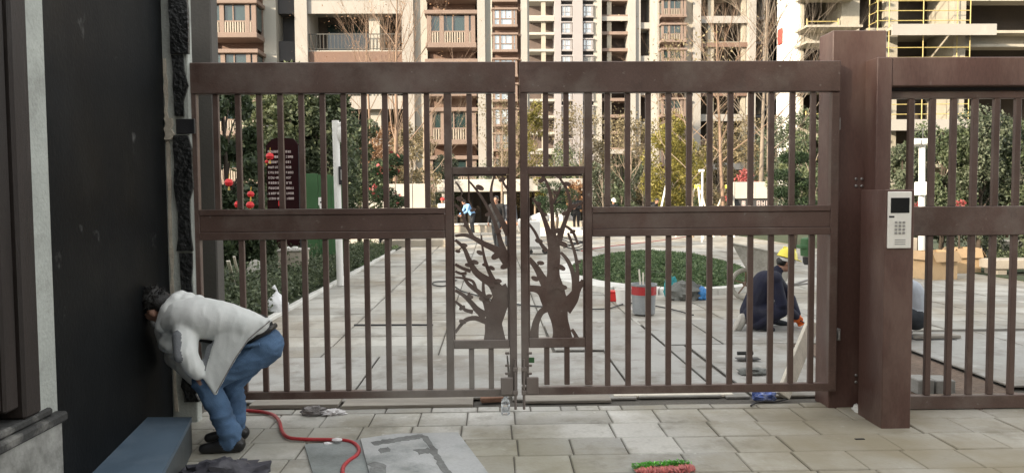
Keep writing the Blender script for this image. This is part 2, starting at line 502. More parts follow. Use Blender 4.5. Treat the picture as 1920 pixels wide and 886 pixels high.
# ---------------------------------------------------------------- the materials of the place
MT.update(
    gate=M('gate_paint', (.106, .066, .054), .38, .18, 2.5, 90, .12, dirt=[((.22, .19, .165), .6, 2.2, .48, .72), ((.05, .032, .027), .55, 7.0, .55, .75), ((.30, .28, .25), .6, 22, .64, .74)], dust=((.36, .35, .325), (-.30, 5.60, .25), .85, .6)),
    gate_bar=M('gate_bar_paint', (.102, .064, .052), .42, .14, 3.0, 90, .1, dirt=((.2, .16, .14), .4, 4.0, .48, .75), dust=((.36, .35, .325), (-.30, 5.60, .25), .85, .6)),
    post=M('post_paint', (.100, .053, .043), .40, .22, 1.6, 70, .15, dirt=[((.24, .17, .14), .6, 2.2, .48, .72), ((.30, .26, .23), .5, 14, .63, .75)], stretch=(1, 1, .35)),
    steel=M('worn_steel', (.34, .33, .32), .4, .2, 10, 80, .2, metal=.8),
    dark=M('dark_metal', (.03, .03, .032), .5, .2, 10, 60, .2),
    ground=M('bare_earth', (.16, .13, .10), .95, .3, 1.2, 30, .6),
    mortar=M('mortar_bed', (.11, .10, .085), .95, .3, 3, 50, .6),
    stone=M('paving_stone', (.51, .50, .465), .72, .12, 1.3, 45, .35, rand=.24,
            dirt=[((.30, .275, .21), .85, .75, .44, .60), ((.16, .15, .115), .75, 1.9, .52, .68), ((.15, .14, .115), .5, 9, .56, .75), ((.66, .65, .62), .7, 7, .62, .70)], edge=((.17, .16, .13), .42, .45),
            dust=[((.27, .235, .165), (2.9, 4.85, 0), 2.1, 1.1), ((.26, .24, .165), (.2, 4.6, 0), .7, .75), ((.30, .29, .24), (-1.5, 5.2, 0), .9, .6), ((.13, .125, .10), (-1.0, 5.72, 0), .5, .6)]),
    stone_in=M('court_stone', (.40, .39, .355), .75, .12, .9, 40, .3, rand=.22,
            dirt=[((.25, .21, .155), .8, .55, .45, .62), ((.15, .135, .11), .75, 1.8, .51, .68)], edge=((.14, .13, .11), .45, .46), stretch=(1, .7, 1)),
    board=M('cement_board', (.36, .355, .335), .85, .1, 1.2, 60, .25, rand=.10,
            dirt=[((.23, .205, .17), .8, .9, .45, .63), ((.16, .145, .12), .7, 2.6, .52, .68), ((.52, .51, .49), .6, 5, .58, .70)]),
    plank=M('grey_plank', (.36, .33, .285), .85, .25, 2, 30, .4, dirt=((.12, .105, .09), .6, 4, .45, .7), stretch=(.3, 3, 3)),
    timber=M('pale_timber', (.70, .65, .55), .7, .14, 3, 30, .25, stretch=(4, 4, .4)),
    black_wall=M('black_cladding', (.004, .005, .0058), .62, .35, 1.2, 40, .15, spec=.12, dirt=[((.03, .033, .035), .35, 1.1, .5, .8), ((.17, .17, .165), .5, 3.2, .65, .74)]),
    wood=M('brown_frame', (.020, .0135, .011), .6, .35, 2.5, 60, .3, stretch=(6, 6, .4), dirt=((.12, .10, .09), .35, 6, .6, .8)),
    plaster=M('grey_plaster', (.40, .42, .39), .9, .14, 4, 60, .4, dirt=((.20, .20, .18), .55, 5, .5, .7)),
    ledge=M('dark_ledge', (.035, .035, .034), .8, .3, 4, 50, .4, dirt=((.38, .37, .34), .7, 5, .52, .72)),
    ledge_base=M('stained_render', (.36, .36, .34), .9, .2, 4, 50, .4, dirt=((.10, .10, .09), .8, 2.3, .47, .66)),
    bitumen=M('black_sealant', (.014, .015, .015), .42, .3, 9, 30, 1.0, bdist=.02),
    foam=M('cream_foam', (.48, .43, .35), .9, .2, 12, 50, .6),
    pillar=M('grey_pillar', (.085, .078, .07), .7, .15, 2, 50, .2),
    granite=M('dark_granite', (.095, .14, .19), .42, .12, 3, 240, .15, dirt=((.15, .195, .245), .6, 5, .5, .7)),
    granite_side=M('granite_side', (.075, .085, .088), .6, .2, 4, 200, .2, dirt=((.14, .145, .14), .5, 3, .5, .7)),
    blue_glass=M('blue_window_glass', (.01, .025, .07), .08, 0, 1, 1, 0),
    white_plastic=M('ivory_plastic', (.86, .83, .76), .35, .04, 3, 40, .05),
    screen=M('black_screen', (.01, .011, .012), .12, 0, 1, 1, 0),
    grey_key=M('grey_key', (.33, .32, .30), .4, .1, 30, 60, .1),
    white_paint=M('white_paint', (.78, .77, .74), .45, .06, 3, 40, .08, dirt=((.45, .43, .38), .3, 3, .55, .8)),
    black_plastic=M('black_plastic', (.02, .02, .022), .5, .2, 10, 60, .2),
    hose=M('red_hose', (.42, .028, .035), .4, .15, 8, 60, .15, dirt=((.28, .10, .08), .5, 9, .5, .7)),
    red_cloth=M('red_lantern', (.62, .02, .025), .6, .15, 9, 60, .3),
    gold=M('gold_fringe', (.55, .36, .06), .5, .1, 10, 40, .2),
    sign=M('maroon_board', (.016, .003, .004), .75, .15, 4, 40, .1, spec=.12),
    sign_text=M('pale_letters', (.66, .55, .53), .6, .05, 20, 40, 0),
    green_sheet=M('green_sheet', (.04, .11, .04), .55, .15, 1.5, 30, .1),
    white_wall=M('white_wall_panel', (.48, .455, .41), .75, .07, 1.5, 40, .1, rand=.06, dirt=((.48, .45, .40), .4, 2, .55, .8)),
    beige=M('beige_planter', (.45, .40, .33), .85, .15, 2, 40, .3),
    kerb=M('kerb_concrete', (.66, .65, .61), .8, .1, 2, 40, .25, rand=.08, dirt=((.4, .38, .34), .5, 3, .52, .75)),
    white_cloth=M('white_sheet', (.55, .545, .53), .8, .08, 3, 60, .3),
    white_bag=M('white_bag', (.74, .75, .76), .55, .08, 6, 60, .4),
    sack=M('grey_sack', (.30, .29, .255), .8, .3, 7, 60, .6, dirt=((.5, .49, .45), .6, 6, .5, .7)),
    carton=M('brown_carton', (.50, .36, .215), .85, .1, 3, 40, .15),
    carton_in=M('carton_inside', (.40, .28, .165), .9, .1, 3, 40, .15),
    grey_bucket=M('grey_drum', (.24, .255, .265), .5, .15, 5, 50, .15, dirt=((.45, .45, .43), .5, 6, .5, .7)),
    red_band=M('red_band', (.36, .022, .025), .5, .15, 6, 50, .15, dirt=((.5, .4, .38), .4, 8, .55, .75)),
    red_plastic=M('red_plastic', (.62, .03, .03), .4, .08, 6, 50, .1),
    blue_plastic=M('blue_plastic', (.05, .22, .52), .45, .2, 6, 50, .3),
    teal=M('teal_cloth', (.03, .26, .28), .8, .2, 6, 50, .4),
    blue_bag=M('blue_bag', (.10, .16, .46), .4, .4, 18, 60, .6, dirt=((.6, .63, .72), .7, 14, .48, .6)),
    grey_tarp=M('grey_tarp', (.13, .135, .125), .8, .25, 5, 50, .6, dirt=((.3, .3, .28), .5, 6, .5, .7)),
    barrow=M('cement_barrow', (.34, .325, .285), .85, .2, 4, 40, .4, dirt=((.52, .5, .46), .6, 5, .48, .7)),
    rust=M('rusty_tube', (.20, .13, .09), .7, .3, 9, 60, .4),
    rubber=M('rubber', (.035, .035, .034), .8, .2, 9, 60, .3, dirt=((.3, .29, .26), .5, 8, .5, .7)),
    blackbag=M('black_bin_bag', (.065, .064, .078), .45, .2, 9, 40, .5),
    rag=M('grey_rag', (.24, .225, .22), .95, .3, 12, 80, .6),
    rag_white=M('white_rag', (.75, .73, .73), .9, .1, 12, 80, .5),
    brush_green=M('green_bristle', (.20, .60, .09), .5, .25, 20, 60, .2, island=.25),
    brush_pink=M('pink_bristle', (.62, .20, .18), .5, .2, 20, 60, .2, island=.25),
    clear=M('clear_plastic', (.85, .9, .95), .05, 0, 1, 1, 0, trans=.85),
    smear=M('dried_mortar_smear', (.19, .195, .19), .9, .3, 8, 50, .5),
    wet_board=M('stained_board', (.44, .45, .45), .75, .12, 1.5, 60, .25,
                dirt=[((.13, .15, .14), .75, 2.2, .48, .66), ((.50, .50, .48), .5, 4.0, .52, .7)]),
    wet_dark=M('damp_board', (.25, .275, .27), .6, .15, 1.8, 60, .25, dirt=[((.10, .115, .11), .7, 2.4, .45, .66)]),
    brick=M('grey_block', (.30, .295, .275), .9, .15, 5, 50, .4),
    # people
    skin=M('skin', (.36, .20, .14), .5, .08, 8, 60, .08), eye=M('dark_eye', (.012, .010, .010), .15, 0, 1, 1, 0),
    hair=M('black_hair', (.010, .009, .008), .4, .3, 30, 200, .5), shoe=M('black_shoe', (.012, .012, .013), .35, .2, 12, 60, .2),
    pale_shoe=M('pale_shoe', (.42, .40, .36), .7, .15, 12, 60, .2),
    jacket=M('pale_jacket', (.80, .815, .80), .75, .05, 5, 220, .1, dirt=((.50, .55, .53), .35, 2, .45, .7)),
    lining=M('grey_lining', (.19, .20, .215), .8, .08, 8, 140, .3),
    denim=M('blue_denim', (.070, .135, .245), .85, .22, 7, 260, .45, dirt=((.13, .22, .36), .6, 3.5, .45, .68)),
    black_cloth=M('black_cloth', (.013, .013, .015), .85, .2, 8, 120, .3), navy=M('navy_cloth', (.004, .0055, .022), .8, .25, 7, 120, .4),
    blue_coat=M('light_blue_coat', (.22, .42, .70), .8, .1, 8, 120, .3), grey_coat=M('grey_coat', (.13, .135, .15), .85, .1, 8, 120, .3),
    pale_shirt=M('pale_grey_shirt', (.42, .45, .50), .85, .1, 8, 120, .3), dark_trousers=M('dark_trousers', (.02, .024, .03), .85, .2, 8, 120, .3),
    white_shirt=M('white_shirt', (.66, .66, .64), .8, .08, 8, 120, .3),
    yellow_hat=M('yellow_helmet', (.78, .66, .07), .35, .06, 8, 60, .05), red_hat=M('red_helmet', (.60, .04, .035), .35, .06, 8, 60, .05),
    white_hat=M('white_helmet', (.78, .77, .75), .35, .06, 8, 60, .05), orange=M('orange_glove', (.78, .17, .03), .7, .12, 14, 80, .3),
    # buildings
    cream=M('cream_render', (.33, .30, .25), .85, .07, .5, 12, .15, dirt=((.46, .42, .35), .35, .6, .5, .75)),
    bright_render=M('sunlit_white_render', (.62, .61, .58), .85, .04, .4, 12, .1),  # lighter copy of the white render: sunlight on the side wall put into its colour
    white_render=M('white_render', (.31, .295, .27), .85, .05, .4, 12, .12, dirt=((.55, .52, .46), .3, .6, .55, .8)),
    tile_grey=M('grey_tile_render', (.36, .35, .31), .8, .07, .5, 12, .15),
    red_render=M('red_brown_render', (.16, .10, .075), .8, .1, .8, 15, .2), mauve=M('mauve_trim', (.205, .15, .122), .75, .1, .8, 15, .2),
    concrete=M('raw_concrete', (.33, .305, .25), .9, .14, .7, 10, .3, dirt=((.30, .28, .23), .5, 1.2, .5, .72)),
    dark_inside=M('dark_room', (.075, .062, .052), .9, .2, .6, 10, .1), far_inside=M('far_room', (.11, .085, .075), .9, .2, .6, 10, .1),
    dark_wall=M('charcoal_render', (.055, .055, .058), .85, .1, .6, 10, .1),
    glass=M('window_glass', (.025, .045, .045), .06, .1, .3, 2, 0, spec=.8), bright_glass=M('sky_painted_pane', (.42, .45, .46), .07, .1, .3, 2, 0, spec=.9, metal=.55),  # the pale panes have the sky's reflection partly put into their base colour
    rail=M('pale_baluster', (.33, .285, .23), .6, .1, 3, 20, .1), dark_rail=M('dark_railing', (.06, .058, .05), .5, .1, 3, 20, .1),
    scaffold=M('yellow_scaffold_pipe', (.42, .34, .13), .5, .15, 6, 20, .15), banner=M('red_banner', (.50, .05, .035), .6, .1, 3, 20, .1),
    dark_lilac=M('shaded_lilac_render', (.27, .255, .255), .85, .05, .5, 10, .1),  # cool shade on the far centre tower's left part put into the colour
    # plants
    bark=M('grey_bark', (.20, .165, .13), .9, .25, 6, 40, .6, stretch=(1, 1, .3)), pale_bark=M('pale_twig', (.27, .21, .155), .85, .2, 6, 30, .3),
    red_bark=M('reddish_twig', (.22, .15, .105), .85, .2, 6, 30, .3), dark_bark=M('dark_bark', (.07, .055, .042), .9, .25, 6, 40, .6),
    leaf_dark=leafmat('dark_leaf', (.044, .068, .030), (.11, .145, .07)), leaf_mid=leafmat('mid_leaf', (.078, .105, .052), (.165, .195, .11)),
    leaf_pale=leafmat('pale_leaf', (.125, .155, .075), (.235, .26, .135)), leaf_yellow=leafmat('yellow_leaf', (.22, .20, .045), (.36, .31, .08), tr=.35),
    leaf_rust=leafmat('rust_leaf', (.28, .15, .075), (.42, .25, .13), tr=.3), leaf_grey=leafmat('grey_green_leaf', (.085, .108, .064), (.185, .205, .14)),
    leaf_red=leafmat('pink_bloom', (.34, .07, .07), (.46, .16, .14)), pine=leafmat('pine_needle', (.028, .055, .024), (.06, .095, .04)),
    blade=leafmat('grass_blade', (.12, .19, .085), (.26, .33, .17), tr=.35), soil_green=M('mossy_soil', (.045, .06, .028), .95, .3, 4, 40, .6),
    hazel=leafmat('dry_leaf', (.20, .165, .09), (.32, .26, .15), tr=.3),
)
# ---------------------------------------------------------------- ground and paving
tag(obj('ground', MB().slab([(-300, -150), (300, -150), (300, 400), (-300, 400)], -.5, -.05), MT['ground']), kind='structure')
YG = 5.62                                     # the line of the gate
pav = tag(obj('pavement', MB().box(-3.2, 9.5, -8, 5.90, -.049, -.012), MT['mortar']), kind='structure')
def slab_mesh(a, b, t=.05, c=.006, name='paving_stone', mat='stone'):
    return MB().box(-a / 2, a / 2, -b / 2, b / 2, -t, 0, c).mesh(name, MT[mat])
_sm = {}
def lay(name, x0, x1, y0, y1, parent, mat, gap=.007, top=0.0, t=.05, tilt=.004, jz=.003):
    a, b = round(x1 - x0 - gap, 3), round(y1 - y0 - gap, 3)
    k = (name, a, b, t, mat)
    if k not in _sm: _sm[k] = slab_mesh(a, b, t, .006, name, mat)
    return inst(name, _sm[k], ((x0 + x1) / 2, (y0 + y1) / 2, top + rnd.uniform(-jz, jz)), parent,
                rot=(rnd.uniform(-tilt, tilt), rnd.uniform(-tilt, tilt), rnd.uniform(-.004, .004)))
PW = .345
y = 5.70
row = 0
while y > 3.0:
    x = -2.30 + (0.0 if row % 2 else .03)
    dy = .33
    while x < 7.4:
        two = rnd.random() < .22 and x > -.5
        wv = PW * (2 if two else 1)
        lay('paving_stone', x, x + wv, y - dy, y, pav, 'stone')
        x += wv
    y -= dy; row += 1
x = -2.2
while x < 7.4:                                # narrow cut strip along the gate line
    wv = rnd.choice([.12, .17, .23, .345]) if -.35 < x < 1.0 else .345
    lay('paving_stone', x, x + wv, 5.70, 5.83, pav, 'stone')
    x += wv
court = tag(obj('courtyard', MB().box(-2.95, 16, 5.905, 60, -.049, -.014), MT['mortar']), kind='structure')
# grey boards laid loose over the ground inside the gate
def board(x0, x1, y0, y1, top, rz=0, mat='board', label=None, t=.018):
    me = slab_mesh(x1 - x0, y1 - y0, t, .004, 'cement_board', mat)
    return inst('cement_board', me, ((x0 + x1) / 2, (y0 + y1) / 2, top), None, rz,
                label, 'board', 'grey cement boards laid loose behind the gate')
BL = ['grey cement board on the ground behind the left gate leaf, nearest the hedge', 'grey cement board behind the left gate leaf, in its middle',
      'grey cement board behind the two leaves where they meet', 'grey cement board behind the right leaf, by the tree cut-out',
      'grey cement board behind the middle of the right gate leaf', 'grey cement board with a trowel lying on it, nearest the right gate post',
      'second row grey cement board beyond the tree cut-out of the right leaf', 'second row grey cement board in front of the striped drum',
      'second row grey cement board under the crouching worker', 'large grey cement board on bare soil behind the intercom post',
      'grey cement board at the far right behind the fence']
for i, (a, b, c, d, e) in enumerate([(-2.75, -1.16, 6.02, 7.70, .012), (-1.14, .12, 6.05, 7.72, .016), (.14, 1.12, 6.0, 7.80, .010), (1.14, 1.80, 6.02, 7.92, .014),
                      (1.83, 2.02, 6.0, 8.10, .009), (2.06, 3.12, 6.0, 8.12, .013), (.63, 1.80, 7.95, 9.75, .008), (1.83, 2.44, 8.15, 9.75, .014), (2.47, 3.75, 8.16, 9.80, .010),
                      (4.22, 5.45, 6.14, 8.6, .03), (5.48, 6.8, 6.2, 8.6, .028)]):
    board(a, b, c, d, e, rnd.uniform(-.006, .006), label=BL[i])
# stone slabs of the court beyond
n_in = 0
y = 7.74
while y < 31:
    dy = .58 if y < 20 else 1.16
    x = -2.93 + (.0 if n_in % 2 else -.0)
    wv = 1.18
    while x < 9.5:
        skip = (x > .5 and x < 3.8 and y + dy < 9.7) or (3.05 < x + wv * .5 < 4.3 and y < 8.7) or (x > 3.8 and y < 8.7 and x < 6.9)
        if not skip and not (((x + .6 - 3.3) / 1.6) ** 2 + ((y + .3 - 15.5) / 2.7) ** 2 < 1):
            lay('court_stone', x, x + wv, y, y + dy, court, 'stone_in', gap=.014)
        x += wv
    y += dy; n_in += 1
far = MB()
for yy in range(0, 22):
    for xx in range(0, 12): far.box(-2.93 + xx * 1.2, -2.93 + xx * 1.2 + 1.18, 31.3 + yy * 1.2, 31.3 + yy * 1.2 + 1.18, -.05, rnd.uniform(-.002, .002))
obj('far_court_stone', far, MT['stone_in'], court, kind='stuff')
side = tag(obj('soil', MB().box(3.2, 4.21, 5.97, 8.72, -.013, -.006), M('brown_soil', (.16, .115, .085), .95, .3, 3, 30, .9, bdist=.03)), kind='structure')
bed = tag(obj('planting_bed', MB().box(-12, -2.97, 5.905, 40, -.049, .02), MT['soil_green']), kind='structure')
bed2 = tag(obj('planting_bed', MB().box(9.6, 26, 5.905, 60, -.049, .02), MT['soil_green']), kind='structure')
# low edge of stone along the left planting bed
kb = thing('bed_kerb', 'thin stone kerb between the dark shrubs and the pale path', 'kerb', (-2.95, 9, 0))
kme = MB().box(-.05, .05, -.495, .495, -.03, .05, .008).mesh('kerb_stone', MT['kerb'])
for i in range(14): inst('kerb_stone', kme, (-2.95, 9.5 + i, rnd.uniform(-.004, .004)), kb)
# ---------------------------------------------------------------- the grass mound and its pale kerb
MC = (3.3, 15.5); MR = (1.75, 3.0); MH = .36
def mound_z(x, y):
    q = ((x - MC[0]) / MR[0]) ** 2 + ((y - MC[1]) / MR[1]) ** 2
    return .03 + MH * max(0, 1 - q) ** .8
mm = MB()
vs, fs = [(MC[0], MC[1], mound_z(*MC))], []
NA, NR = 56, 9
for i in range(1, NR + 1):
    for k in range(NA):
        q = 2 * math.pi * k / NA; t = i / NR
        x, yv = MC[0] + MR[0] * t * math.cos(q), MC[1] + MR[1] * t * math.sin(q)
        vs.append((x, yv, mound_z(x, yv) if i < NR else -.02))
for k in range(NA): fs.append((0, 1 + k, 1 + (k + 1) % NA))
for i in range(NR - 1):
    for k in range(NA):
        a, b = 1 + i * NA + k, 1 + i * NA + (k + 1) % NA
        fs.append((a, a + NA, b + NA, b))
mm.add(vs, fs)
tag(obj('mound', mm, MT['soil_green'], smooth=80), kind='structure')
rs = np.random.RandomState(3)
th, rr = rs.uniform(0, 2 * np.pi, 42000), np.sqrt(rs.uniform(0, .97, 42000))
gx, gy = MC[0] + MR[0] * rr * np.cos(th), MC[1] + MR[1] * rr * np.sin(th)
tuft = np.array([mnoise.noise(Vector((a * 3.2, b * 1.6, 0))) for a, b in zip(gx, gy)]) * .8 + .45 * np.sin((gx * .55 + gy * .9) * 2 * np.pi / .42)
keep = rs.uniform(-.55, .45, 42000) < tuft + .15
gz = np.array([mound_z(a, b) for a, b in zip(gx, gy)]) + .02 + .05 * np.clip(tuft + .3, 0, 1) * rs.uniform(.2, 1, 42000)
P = np.stack([gx, gy, gz], 1)[keep]
tag(inst('mound_grass', leaf_mesh('mound_grass', P, .085, MT['blade'], .34, 5, up=0), (0, 0, 0)), 'short green ground cover over the round mound', 'grass', kind='stuff')
kr = thing('mound_kerb', 'white concrete kerb ring around the grass mound', 'kerb', (MC[0], MC[1], 0))
NK = 40
for k in range(NK):
    q0, q1 = 2 * math.pi * (k + .02) / NK, 2 * math.pi * (k + .98) / NK
    w = .24 + (.45 * math.exp(-((q0 - 3.75) / .45) ** 2))
    pl = [(MC[0] + (MR[0] + a) * math.cos(q), MC[1] + (MR[1] + a) * math.sin(q)) for a, q in ((.0, q0), (w, q0), (w, q1), (.0, q1))]
    obj('kerb_stone', MB().slab(pl, -.02, .10 + rnd.uniform(-.004, .004)), MT['kerb'], kr)
# ---------------------------------------------------------------- the gatehouse on the left and the shade blocks added behind the camera
gh = thing('gatehouse', 'dark gatehouse wall with black cladding and a brown window frame at left edge', 'gatehouse', (-2.2, 3.4, 0))
A, B = Vector((-1.97, 3.462, 0)), Vector((-2.31, 5.545, 0))
def wallbox(p, q, z0, z1, th, mb=None, c=0.0):
    """upright wall from p to q, its face on the path side, th thick away from the path"""
    mb = mb or MB()
    d = (q - p).normalized(); nrm = Vector((-d.y, d.x, 0)) * 1.0
    L = (q - p).length
    rot = Matrix((d, nrm, Vector((0, 0, 1)))).transposed()
    return mb.obox((p + q) / 2 + nrm * th / 2 + Vector((0, 0, (z0 + z1) / 2)), (L, th, z1 - z0), rot, c)
obj('black_cladding', wallbox(A, B, -.04, 3.1, .25), MT['black_wall'], gh)
# near part: plaster strip, brown frame, window, stone ledge
C0 = Vector((-1.955, 3.415, 0)); C1 = Vector((-1.93, 3.22, 0))
obj('plaster_strip', wallbox(Vector((-1.942, 3.303, 0)), Vector((-1.952, 3.46, 0)), .66, 3.1, .28), MT['plaster'], gh)
fr = obj('window_frame', MB().box(-2.3, -1.925, 3.18, 3.30, .70, 3.1, .012).box(-2.3, -1.945, 3.085, 3.177, .75, 3.1, .01).box(-2.3, -1.955, 3.03, 3.082, .76, 3.1, .01)
         .box(-2.3, -1.965, 2.985, 3.028, .78, 3.1, .008).box(-2.3, -1.985, 1.0, 2.98, .70, .86, .01).box(-2.3, -1.985, 1.0, 2.98, 3.2, 3.1, .01)
         .box(-2.3, -1.985, 1.0, 1.1, .861, 3.199, .01).box(-2.3, -1.99, 2.93, 2.983, 1.52, 1.72, .01).box(-2.3, -1.995, 2.9, 2.979, 1.53, 1.70, .01), MT['wood'], gh)
obj('window_pane', MB().box(-2.12, -2.10, 1.1, 2.93, .86, 3.2), MT['blue_glass'], fr)
obj('ledge', MB().box(-2.4, -1.90, 1.0, 3.455, .62, .665, .01).box(-2.4, -1.925, 1.0, 3.381, .667, .70, .008), MT['ledge'], gh)
obj('base_wall', MB().box(-2.4, -1.93, 1.0, 3.45, -.04, .618), MT['ledge_base'], gh)
obj('rear_wall', MB().box(-6.5, -2.42, 1.0, 5.9, -.04, 3.08), MT['plaster'], gh)
obj('roof', MB().box(-6.8, -2.4, -2.2, 5.55, 3.12, 3.3, .02), MT['pillar'], gh)
# end of the wall: pale jamb, black sealant, cream foam
jx0, jx1, jy = W(318, 440, 5.55).x, W(361, 440, 5.55).x, 5.55
jm = obj('jamb', MB().box(jx0 - .5, jx1, jy, 5.64, -.04, 3.1, .006), MT['plaster'], gh)
def rough(u0, u1, v0, v1, dep=.02, amp=.018, seed=1, step=.09):
    r = random.Random(seed); zt, zb = W(345, v0, jy).z, W(345, v1, jy).z
    xl, xr = W(u0, 440, jy).x, W(u1, 440, jy).x
    n = max(4, int((zt - zb) / step))
    L = [(xl + r.uniform(-amp, amp) * .7, zt + (zb - zt) * i / n) for i in range(n + 1)]
    Rr = [(xr + r.uniform(-amp, amp), zt + (zb - zt) * i / n) for i in range(n, -1, -1)]
    return MB().prism(L + Rr, jy - dep, jy + .002)
obj('sealant', rough(332, 366, -60, 102, .03, .006, 2), MT['bitumen'], jm)
obj('sealant', rough(335, 358, 104, 218, .02, .022, 3), MT['bitumen'], jm)
obj('sealant', rough(334, 362, 254, 470, .022, .02, 4), MT['bitumen'], jm)
obj('sealant', rough(336, 360, 474, 660, .02, .02, 5), MT['bitumen'], jm)
obj('sealant', rough(338, 362, 664, 752, .02, .03, 6, .05), MT['bitumen'], jm)
obj('socket_hole', MB().box(W(331, 240, jy).x, W(366, 240, jy).x, jy - .012, jy + .01, W(345, 251, jy).z, W(345, 223, jy).z, .004), MT['black_plastic'], jm)
obj('foam_filler', rough(318, 331, 222, 262, .03, .014, 8, .03), MT['foam'], jm)
obj('foam_filler', rough(317, 323, 110, 222, .012, .008, 9, .05), MT['foam'], jm)
obj('foam_filler', rough(318, 324, 262, 770, .012, .006, 10, .08), MT['foam'], jm)
tag(obj('grey_pillar', MB().box(jx1 - .7, W(402, 300, 6.2).x, 6.2, 6.36, -.03, 4.2, .01), MT['pillar']), 'dark grey square pillar behind the left edge of the gate', 'pillar')
# granite-clad step box beside the wall
tl, tr_, br, bl = G(266, 781, .22), G(360, 781, .22), G(300, 892, .22), G(160, 892, .22)
d1 = (bl - tl); bl2 = tl + d1 * 1.6; br2 = tr_ + (br - tr_) * 1.6
sb = thing('granite_step', 'long blue-grey granite step box lying against the black wall', 'step', (-2.1, 4.3, 0))
obj('top_slab', MB().slab([tl[:2], tr_[:2], br2[:2], bl2[:2]], .19, .22), MT['granite'], sb)
ins = [Vector(p) for p in (tl, tr_, br2, bl2)]; cc = sum(ins, Vector()) / 4
obj('side_slab', MB().slab([(cc + (p - cc) * .985)[:2] for p in ins], -.012, .188), MT['granite_side'], sb)
# added unseen blocks behind the camera, sized to keep low sun off the gate
def rear_block(name, label, x0, x1, y0, y1, h):
    r = thing(name, label, 'building', ((x0 + x1) / 2, y1, 0))
    obj('wall', MB().box(x0, x1, y0, y1, -.04, h), MT['cream'], r)
    wb = MB()
    for k in range(int(h // 3)):
        for j in range(int((x1 - x0) // 4)): wb.box(x0 + 1.2 + j * 4, x0 + 3 + j * 4, y1 - .02, y1 + .03, 1 + k * 3, 2.4 + k * 3)
    obj('window', wb, MT['glass'], r, kind='stuff')
rear_block('shade_block', 'added unseen cream block behind the viewer that shades the gate', -58.8, 70, -40, -25, 19.2)
rear_block('shade_block', 'added taller unseen cream block, left behind the viewer, that shades the left trees', -120, -59.2, -40, -25, 26)
# ---------------------------------------------------------------- the gate
def gx_(u): return W(u, 440, YG).x
def gz_(v, u=960): return W(u, v, YG).z
ZB = .125                                     # underside of the leaves
TREE_L = dict(ox=830, oy=300, k=2.462, box=(851, 953, 328, 635), tr=[
    [(240, 830, 52), (238, 790, 44), (235, 750, 40), (245, 710, 42), (262, 660, 42), (278, 620, 36), (310, 590, 30)]],
    br=[[(205, 745, 12), (150, 728, 9), (105, 738, 8), (80, 765, 6), (58, 795, 5)], [(200, 720, 18), (160, 690, 12), (130, 655, 9), (95, 622, 7), (58, 600, 5)],
        [(222, 705, 22), (200, 650, 14), (170, 612, 9), (135, 585, 8), (110, 560, 6), (92, 525, 4)], [(196, 645, 8), (188, 600, 6), (188, 545, 4)],
        [(265, 620, 30), (232, 570, 20), (190, 545, 15), (150, 512, 12), (122, 460, 9), (98, 405, 7), (58, 368, 5)], [(130, 512, 7), (95, 500, 6), (58, 480, 5)], [(110, 520, 6), (85, 523, 5), (58, 512, 4)],
        [(252, 585, 12), (222, 530, 8), (198, 470, 6), (185, 410, 4), (178, 345, 3)],
        [(312, 480, 26), (280, 440, 20), (245, 412, 14), (185, 383, 10), (135, 355, 8), (95, 345, 6), (58, 350, 5)],
        [(300, 455, 14), (272, 390, 10), (248, 310, 8), (222, 245, 6), (185, 180, 5), (150, 130, 4), (120, 95, 3)],
        [(306, 345, 14), (270, 275, 10), (238, 215, 8), (224, 160, 6), (228, 110, 4), (240, 70, 3)], [(120, 185, 3), (121, 130, 3), (120, 66, 3)],
        [(140, 355, 7), (105, 290, 6), (88, 240, 5), (58, 205, 4)], [(90, 150, 4), (75, 120, 3), (58, 100, 3)], [(306, 140, 5), (282, 108, 4), (272, 66, 3)],
        [(140, 700, 8), (105, 690, 6), (80, 668, 5), (58, 650, 4)], [(155, 600, 6), (140, 560, 5), (100, 545, 4), (58, 540, 3)], [(120, 610, 5), (128, 640, 4), (120, 655, 3)]],
    lf=[(100, 392, 20), (172, 427, 22), (118, 483, 20), (150, 470, 22), (227, 497, 20), (196, 482, 18), (247, 441, 32), (287, 489, 28), (212, 628, 22), (127, 628, 20), (224, 576, 20),
        (258, 556, 20), (80, 180, 24), (172, 127, 26), (92, 744, 22), (90, 680, 20), (210, 250, 20), (275, 90, 22), (108, 300, 18), (180, 640, 18), (70, 420, 16), (255, 330, 20), (140, 230, 18)])
